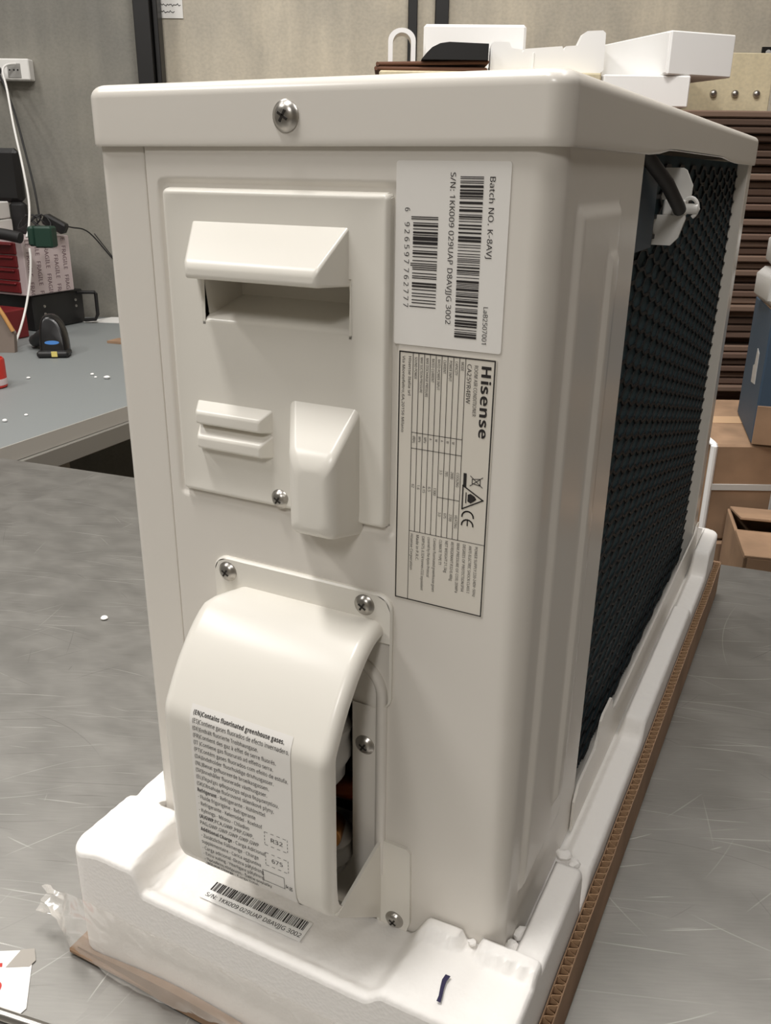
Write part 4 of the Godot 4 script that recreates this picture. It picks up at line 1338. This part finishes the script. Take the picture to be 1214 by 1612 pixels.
	var size := [0.0055, 0.004, 0.008, 0.005, 0.004, 0.006, 0.0042]
	for k in 7:
		mb = MB.new()
		var rr := RandomNumberGenerator.new(); rr.seed = k + 3
		var pr := []
		for j in 6: pr.append(Vector2(size[k] * sin(PI * (j + 0.1) / 5.2) * rr.randf_range(0.8, 1.1), size[k] * (1 - cos(PI * j / 5.0)) * 0.5))
		mb.lathe(pr, Vector3(0, 0.0002, 0), Vector3.UP, 9)
		single("foam_crumb", mb.mesh(50), M.far_foam, "white crumb of foam " + where[k], "crumb", room(spots[k].x, 0.0, spots[k].y), 0.0, "foam crumbs on the tables")

func smooth(p: Array, n: int) -> Array:
	var o := []
	for k in p.size() - 1:
		for j in n: o.append(p[k].cubic_interpolate(p[k + 1], p[maxi(k - 1, 0)], p[mini(k + 2, p.size() - 1)], float(j) / n))
	o.append(p[-1])
	return o

func carton(called: String, label: String, s: float, d: float, w: float, h: float, deep: float, y: float, turn: float, m: Material = null) -> Node3D:   # (s, d) is the near left bottom corner
	var t := thing(called, label, "carton", room(s, y, d), turn)
	var mb := MB.new()
	mb.box(Vector3(w / 2, h / 2, -deep / 2), Vector3(w, h, deep), 0.004)
	part("carton_body", mb.mesh(20), m if m else M.card, t)
	mb = MB.new()
	mb.box(Vector3(w / 2, h + 0.0006, -deep / 2), Vector3(w * 0.98, 0.0008, 0.05), 0.0002)
	mb.box(Vector3(w / 2, h - 0.03, 0.0004), Vector3(0.05, 0.06, 0.0008), 0.0002)
	part("sealing_tape", mb.mesh(10), M.card_edge, t)
	return t

# the stacks on the right
func right_stacks() -> void:
	# two tall stacks' cartons
	carton("carton", "tan carton at the bottom under the pile of flattened cartons", 0.56, 2.20, 0.75, 0.598, 0.62, -0.9, TH)
	var proto: Node3D = null
	var n := 54
	for k in n:
		var y := -0.300 + 0.0175 * k
		var o: Node3D
		if proto == null:
			var mb := MB.new()
			mb.box(Vector3(0.33, 0.0082, -0.29), Vector3(0.66, 0.0156, 0.58), 0.003)
			proto = single("flattened_carton", mb.mesh(20), M.card_dark, "flattened brown carton in the tall pile behind the unit", "carton", Vector3.ZERO, TH, "flattened cartons in the tall pile")
			o = proto
		else:
			o = proto.duplicate()
			o.name = numbered(self, "flattened_carton")
			add_child(o)
		var inn := 0.03 if k % 9 == 4 else 0.0
		o.position = room(0.552 + rng.randf_range(-0.012, 0.012), y, 2.29 + rng.randf_range(-0.012, 0.012) + inn)
		o.rotation.y = TH + rng.randf_range(-0.012, 0.012)
		o.material_override = [M.card_dark, M.card_dark2, M.card_dark3][rng.randi() % 3]
	# beige carton behind the lid that the foam lies on
	carton("beige_carton", "beige carton just behind the lid, under the moulded foam pieces", -0.03, 2.40, 0.55, 1.631, 0.48, -0.9, TH, M.cream_board)
		# foam pieces
	var mb := MB.new()
	var arch := PackedVector2Array()
	for k in 15:
		var a := PI * k / 14.0
		arch.append(Vector2(0.028 + 0.036 * cos(a), 0.085 + 0.030 * sin(a)))
	arch.append(Vector2(-0.008, 0.0)); arch.append(Vector2(0.004, 0.0))
	for k in 15:
		var a := PI * (1.0 - k / 14.0)
		arch.append(Vector2(0.028 + 0.024 * cos(a), 0.080 + 0.024 * sin(a)))
	arch.append(Vector2(0.052, 0.0)); arch.append(Vector2(0.064, 0.0))
	mb.prism(arch, Vector3.ZERO, Vector3.RIGHT, Vector3.UP, Vector3(0, 0, -0.07))
	single("foam_loop", mb.mesh(40), M.far_foam, "white foam strip bent into an upright loop, leftmost on the pile", "foam", room(-0.001, 0.7325, 2.575), TH)
	mb = MB.new()
	mb.box(Vector3(0.136, 0.066, -0.09), Vector3(0.272, 0.130, 0.18), 0.007)
	single("foam_block", mb.mesh(30), M.far_foam, "large white foam block behind the black piece", "foam", room(0.085, 0.7325, 2.62), TH - 0.03)
	# two brown folded sheets and the black piece
	for k in 2:
		mb = MB.new()
		mb.box(Vector3(0.137, 0.0045, -0.07), Vector3(0.276, 0.009, 0.14), 0.003)
		mb.tube([Vector3(-0.002, 0.0045, -0.14), Vector3(-0.002, 0.0045, 0.0)], 0.0048, 8)
		var o := single("brown_board", mb.mesh(40), M.card_brown, ["lower of two folded brown boards on the pile behind the lid", "upper of two folded brown boards, under the black piece"][k], "board", room(-0.036 + 0.004 * k, 0.7325 + 0.0100 * k, 2.42), TH, "folded brown boards")
		o.rotation.z = 0.025 * k
	mb = MB.new()
	mb.prism(PackedVector2Array([Vector2(0.0, 0.0), Vector2(0.012, 0.014), Vector2(0.026, 0.027), Vector2(0.046, 0.036), Vector2(0.068, 0.039), Vector2(0.165, 0.036), Vector2(0.165, 0.0)]), Vector3.ZERO, Vector3.RIGHT, Vector3.UP, Vector3(0, 0, -0.09))
	single("black_moulding", mb.mesh(35), M.black, "black plastic piece with one rounded end on the brown boards", "plastic piece", room(0.074, 0.757, 2.41), TH)
	# moulded foam with notches
	mb = MB.new()
	var out := PackedVector2Array([Vector2(0, 0), Vector2(0, 0.058), Vector2(0.006, 0.070), Vector2(0.046, 0.070), Vector2(0.053, 0.056), Vector2(0.076, 0.055), Vector2(0.080, 0.046), Vector2(0.086, 0.055), Vector2(0.178, 0.062), Vector2(0.183, 0.052), Vector2(0.188, 0.062), Vector2(0.216, 0.064), Vector2(0.228, 0.090), Vector2(0.238, 0.096), Vector2(0.276, 0.098), Vector2(0.284, 0.092), Vector2(0.286, 0.010), Vector2(0.276, 0.0)])
	mb.prism(out, Vector3(0, 0, 0), Vector3.RIGHT, Vector3.UP, Vector3(0, 0, -0.035))
	mb.prism(PackedVector2Array([Vector2(0.236, 0.0), Vector2(0.236, 0.094), Vector2(0.276, 0.096), Vector2(0.284, 0.088), Vector2(0.286, 0.008)]), Vector3(0.0, 0.0, -0.035), Vector3.RIGHT, Vector3.UP, Vector3(0.035, 0.006, -0.20))
	mb.box(Vector3(0.135, 0.012, -0.085), Vector3(0.26, 0.024, 0.11), 0.003)
	mb.box(Vector3(0.108, 0.024, 0.001), Vector3(0.004, 0.045, 0.005), 0.001)
	single("moulded_foam", mb.mesh(30), M.far_foam, "notched white moulded foam end piece resting above the lid", "foam", room(0.248, 0.7325, 2.45), TH)
	mb = MB.new()
	mb.box(Vector3(0.11, 0.0365, -0.14), Vector3(0.22, 0.073, 0.28), 0.003)
	single("foam_block", mb.mesh(30), M.far_foam, "lower white foam block right of the notched piece", "foam", room(0.535, 0.6585, 2.44), TH + 0.02)
	mb = MB.new()
	mb.box(Vector3(0.098, 0.049, -0.15), Vector3(0.196, 0.098, 0.30), 0.003)
	mb.box(Vector3(-0.0005, 0.049, -0.012), Vector3(0.004, 0.09, 0.012), 0.001)
	single("foam_block", mb.mesh(30), M.far_foam, "upper white foam block set cornerwise, rightmost of the foam pieces", "foam", room(0.690, 0.7325, 2.43), TH + deg_to_rad(20.5))
	# riveted cream panel and the dark strip on the wall
	var t := thing("riveted_panel", "cream panel with a row of round rivets standing on the pile of cartons", "panel", room(0.70, 0.6560, 2.80), TH)
	mb = MB.new()
	mb.box(Vector3(0.20, 0.085, -0.01), Vector3(0.40, 0.17, 0.018), 0.002)
	part("panel_board", mb.mesh(20), M.cream_board, t)
	for k in 3:
		mb = MB.new()
		mb.lathe([Vector2(0.011, -0.002), Vector2(0.0105, 0.003), Vector2(0.008, 0.0075), Vector2(0.004, 0.0095), Vector2(0.0001, 0.010)], Vector3(0.235 + 0.0625 * k, 0.064, -0.001), Vector3(0, 0, 1), 16)
		part("rivet", mb.mesh(50), M.zinc, t, "domed metal rivet")
	t = thing("perforated_strip", "dark perforated metal strip fixed to the wall at the right edge, with pale discs for its holes", "bracket", room(1.218, 0.875, 3.218), TH)
	mb = MB.new()
	mb.box(Vector3(0.06, 0.0, 0.003), Vector3(0.13, 0.034, 0.006), 0.001)
	part("strip", mb.mesh(20), M.black, t)
	for k in 3:
		mb = MB.new()
		mb.lathe([Vector2(0.009, 0.0), Vector2(0.0085, 0.003), Vector2(0.0001, 0.004)], Vector3(0.016 + 0.024 * k, 0, 0.006), Vector3(0, 0, 1), 12)
		part("hole_disc", mb.mesh(50), M.wrap, t, "pale disc standing in for a hole")  # pale discs stand in for the holes of the perforated strip
	# strapped carton with white edge
	t = carton("strapped_carton", "tan carton with a white edge and white straps, below the blue box", 0.593, 1.50, 0.42, 0.185, 0.34, -0.135, TH)
	mb = MB.new()
	mb.box(Vector3(-0.004, 0.0925, -0.002), Vector3(0.012, 0.187, 0.012), 0.004)
	mb.box(Vector3(-0.004, 0.184, -0.17), Vector3(0.012, 0.010, 0.34), 0.004)
	part("foam_edge", mb.mesh(30), M.far_foam, t, "white foam edging")
	mb = MB.new()
	mb.box(Vector3(0.21, 0.105, 0.001), Vector3(0.424, 0.012, 0.002), 0.0005)
	mb.box(Vector3(0.118, 0.0925, 0.002), Vector3(0.014, 0.187, 0.002), 0.0005)
	part("strap", mb.mesh(10), M.wrap, t, "white strap")
	carton("carton", "tan carton under the strapped one, its top edge showing as a ledge", 0.560, 1.495, 0.50, 0.763, 0.40, -0.9, TH)
	# blue box and parcels
	t = thing("blue_box", "dark blue printed carton with a bare tan lower band, at the right edge", "box", room(0.652, 0.0515, 1.50), TH - 0.258)
	mb = MB.new()
	mb.box(Vector3(0.17, 0.1165, -0.115), Vector3(0.34, 0.233, 0.23), 0.003)
	part("box_body", mb.mesh(20), M.blue, t)
	mb = MB.new()
	mb.box(Vector3(0.17, 0.036, 0.0006), Vector3(0.338, 0.070, 0.002), 0.0005)
	part("bare_band", mb.mesh(20), M.card, t, "bare tan cardboard band")
	mb = MB.new()
	mb.box(Vector3(0.17, 0.2335, -0.115), Vector3(0.338, 0.002, 0.228), 0.0005)
	part("box_top", mb.mesh(20), M.card, t, "tan cardboard top")
	mb = MB.new()
	mb.prism(PackedVector2Array([Vector2(0.065, 0.095), Vector2(0.110, 0.090), Vector2(0.115, 0.120), Vector2(0.100, 0.125), Vector2(0.095, 0.155), Vector2(0.07, 0.150)]), Vector3(-0.0012, 0, 0), Vector3(0, 0, -1), Vector3.UP, Vector3(0.001, 0, 0))
	part("tape_patch", mb.mesh(20), M.wrap, t, "torn white tape")
	for k in 2:
		mb = MB.new()
		mb.box(Vector3(0.15, 0.030, -0.075), Vector3(0.30, 0.059, 0.15), 0.012)
		single("white_parcel", mb.mesh(50), M.wrap, ["lower white wrapped parcel on the blue box", "upper white wrapped parcel above the blue box"][k], "parcel", room([0.650, 0.657][k], 0.2865 + 0.0605 * k, 1.52), TH - 0.2 - 0.03 * k, "white parcels at the right edge")
	# open carton by the table edge
	t = thing("open_carton", "worn open carton with a lifted flap, beyond the right end of the table", "carton", room(0.565, -0.9, 1.252), TH - deg_to_rad(13.4))
	mb = MB.new()
	var w := 0.34; var d := 0.224; var h := 0.84
	mb.box(Vector3(w / 2, h / 2, -0.003), Vector3(w, h, 0.006), 0.001)
	mb.box(Vector3(w / 2, h / 2, -d + 0.003), Vector3(w, h, 0.006), 0.001)
	mb.box(Vector3(0.003, h / 2, -d / 2), Vector3(0.006, h, d), 0.001)
	mb.box(Vector3(w - 0.003, h / 2, -d / 2), Vector3(0.006, h, d), 0.001)
	mb.box(Vector3(w / 2, 0.003, -d / 2), Vector3(w, 0.006, d), 0.001)
	part("carton_body", mb.mesh(20), M.card, t)
	mb = MB.new()
	mb.box(Vector3(w / 2, 0.002, -d * 0.25), Vector3(w, 0.005, d * 0.50), 0.001, Transform3D(Basis(), Vector3(0, h, 0)))
	part("flap", mb.mesh(20), M.card, t)
	mb = MB.new()
	mb.box(Vector3(w / 2, 0.0, d * 0.25), Vector3(w, 0.005, d * 0.52), 0.001, Transform3D(Basis(Vector3.RIGHT, -0.20), Vector3(0.004, h + 0.003, -d + 0.004)))
	part("flap", mb.mesh(20), M.card, t, "lifted flap")

# ------------------------------------------------------------------ room
func shell() -> void:
	var mb := MB.new()
	mb.box(Vector3(0, -0.05, 0), Vector3(8.0, 0.1, 8.6), 0.0)
	struct("floor", mb.mesh(10), M.floor, "grey concrete warehouse floor", room(0, -0.9, -0.5), TH)
	mb = MB.new()
	mb.box(Vector3(0, 0.05, 0), Vector3(8.0, 0.1, 8.6), 0.0)
	struct("ceiling", mb.mesh(10), M.ceiling, "pale warehouse ceiling", room(0, 3.0, -0.5), TH)
	mb = MB.new()
	mb.box(Vector3(-1.0, 1.05, -0.1), Vector3(2.35, 3.9, 0.2), 0.0)
	struct("wall_left", mb.mesh(10), M.concrete, "bare grey concrete wall on the left", room(-0.815 - 0.175, 0, 3.16), TH)
	mb = MB.new()
	mb.box(Vector3(-1.0, 1.05, -0.1), Vector3(2.0, 3.9, 0.2), 0.0)
	struct("wall_back", mb.mesh(10), M.concrete, "concrete wall beyond the left edge", room(-2.96, 0, 3.16), TH)
	mb = MB.new()
	mb.box(Vector3(2.2, 1.05, -0.1), Vector3(4.6, 3.9, 0.2), 0.0)
	struct("wall_right", mb.mesh(10), M.plaster, "beige plaster wall behind the foam pieces", room(-0.735, 0, 3.22), TH)
	mb = MB.new()
	mb.box(Vector3(0, 1.05, 0), Vector3(0.2, 3.9, 8.6), 0.0)
	struct("wall_side", mb.mesh(10), M.concrete, "concrete side wall out of view on the left", room(-4.0, 0, -0.5), TH)
	mb = MB.new()
	mb.box(Vector3(0, 1.05, 0), Vector3(0.2, 3.9, 8.6), 0.0)
	struct("wall_end_unseen", mb.mesh(10), M.card_dark, "unseen dark brown side wall out of view on the right, keeping that side dim", room(4.0, 0, -0.5), TH)  # unseen wall, its dark colour keeps the unit's rear face dim
	mb = MB.new()
	mb.box(Vector3(0, 1.05, 0), Vector3(8.0, 3.9, 0.2), 0.0)
	struct("wall_rear", mb.mesh(10), M.plaster, "plaster wall behind the camera", room(0, 0, -4.8), TH)
	mb = MB.new()
	mb.box(Vector3(0.026, 1.05, 0.0), Vector3(0.052, 3.9, 0.08), 0.002)
	mb.box(Vector3(0.064, 1.05, -0.01), Vector3(0.016, 3.9, 0.06), 0.002)
	struct("trim_1", mb.mesh(10), M.black, "black steel post at the edge of the concrete wall", room(-0.815, 0, 3.16), TH)
	for k in 2:
		mb = MB.new()
		mb.box(Vector3(0, 1.35, 0.0), Vector3([0.030, 0.044][k], 3.1, 0.03), 0.002)
		struct("trim_%d" % (2 + k), mb.mesh(10), M.black, ["narrow black upright on the beige wall", "wider black upright on the beige wall"][k], room([0.067, 0.161][k], 0, 3.21), TH)

func lamp(where: String, s: float, y: float, d: float, w: float, l: float, energy: float, tint: Color, turn := 0.0) -> void:  # unseen lamp, out of view; place and strength chosen for what it lights
	var t := thing("unseen_ceiling_lamp", "unseen ceiling lamp " + where, "lamp", room(s, y, d), TH + turn, "unseen ceiling lamps out of view")
	var mb := MB.new()
	mb.box(Vector3(0, 0.035, 0), Vector3(w + 0.04, 0.06, l + 0.04), 0.006)
	part("lamp_housing", mb.mesh(20), mat(Color8(220, 220, 220)), t)
	var e := mat(Color.WHITE, 0.6)
	e.emission_enabled = true
	e.emission = tint
	e.emission_energy_multiplier = 2.0
	mb = MB.new()
	mb.box(Vector3(0, 0.0, 0), Vector3(w, 0.008, l), 0.002)
	part("lamp_diffuser", mb.mesh(20), e, t)
	var a := AreaLight3D.new()
	a.name = "lamp_light"
	a.area_size = Vector2(w, l)
	a.light_energy = energy
	a.light_color = tint
	a.area_range = 20.0
	a.area_attenuation = 2.0
	a.shadow_enabled = true
	t.add_child(a)
	a.position.y = -0.012
	a.rotation.x = -PI / 2

func _ready() -> void:
	rng.seed = 5
	# camera
	var cam := Camera3D.new()
	cam.name = "camera"
	add_child(cam)
	cam.position = CAM
	cam.rotation = Vector3(-0.37335, TH, 0.01311)
	cam.fov = rad_to_deg(2.0 * atan(806.0 / 1371.58))
	cam.near = 0.02
	cam.far = 60.0
	cam.current = true
	# sky and exposure
	var env := Environment.new()
	env.background_mode = Environment.BG_COLOR
	env.background_color = Color(0.02, 0.02, 0.02)
	env.tonemap_mode = Environment.TONE_MAPPER_LINEAR
	env.tonemap_exposure = 1.0
	env.sdfgi_enabled = true
	env.ssao_enabled = true
	env.ssil_enabled = true
	var we := WorldEnvironment.new()
	we.name = "environment"
	we.environment = env
	add_child(we)
	# unseen lamps, out of view, set to light the room; nearest the unit first
	var warm := Color(1.0, 0.988, 0.972)
	lamp("above the air conditioner, lighting the unit and its foam tray", -0.65, 2.55, 0.25, 0.25, 0.7, 3.5, warm)
	lamp("over the bench side of the hall, lighting the room from the left", -2.2, 2.75, 0.3, 0.3, 1.2, 3.4, warm)
	lamp("over the foam pieces, brightening them and the wall behind", 0.3, 2.75, 1.4, 0.3, 1.2, 4.6, warm, PI / 2)
	lamp("above the right end of the worktable, lighting it and the rear face of the unit", 1.0, 2.75, 0.5, 0.3, 1.2, 0.8, warm)
	lamp("nearest the concrete wall, lighting it and the sheen on the worktable", -1.6, 2.75, 2.1, 0.3, 1.2, 2.0, warm)
	lamp("behind the camera, lighting the faces turned towards it", -0.6, 2.75, -2.6, 0.3, 1.2, 5.4, warm)
	font_n = SystemFont.new(); font_n.font_names = PackedStringArray(["Droid Sans"])
	font_b = SystemFont.new(); font_b.font_names = PackedStringArray(["Droid Sans"]); font_b.font_weight = 700
	materials()
	M.bench = mat(Color8(138, 142, 142), 0.55, 0.15)
	M.bench_edge = mat(Color8(150, 147, 140), 0.5, 0.3)
	shell()
	worktable()
	bench()
	outdoor_unit()
	foam_tray()
	cardboard_tray()
	right_stacks()
	left_corner()
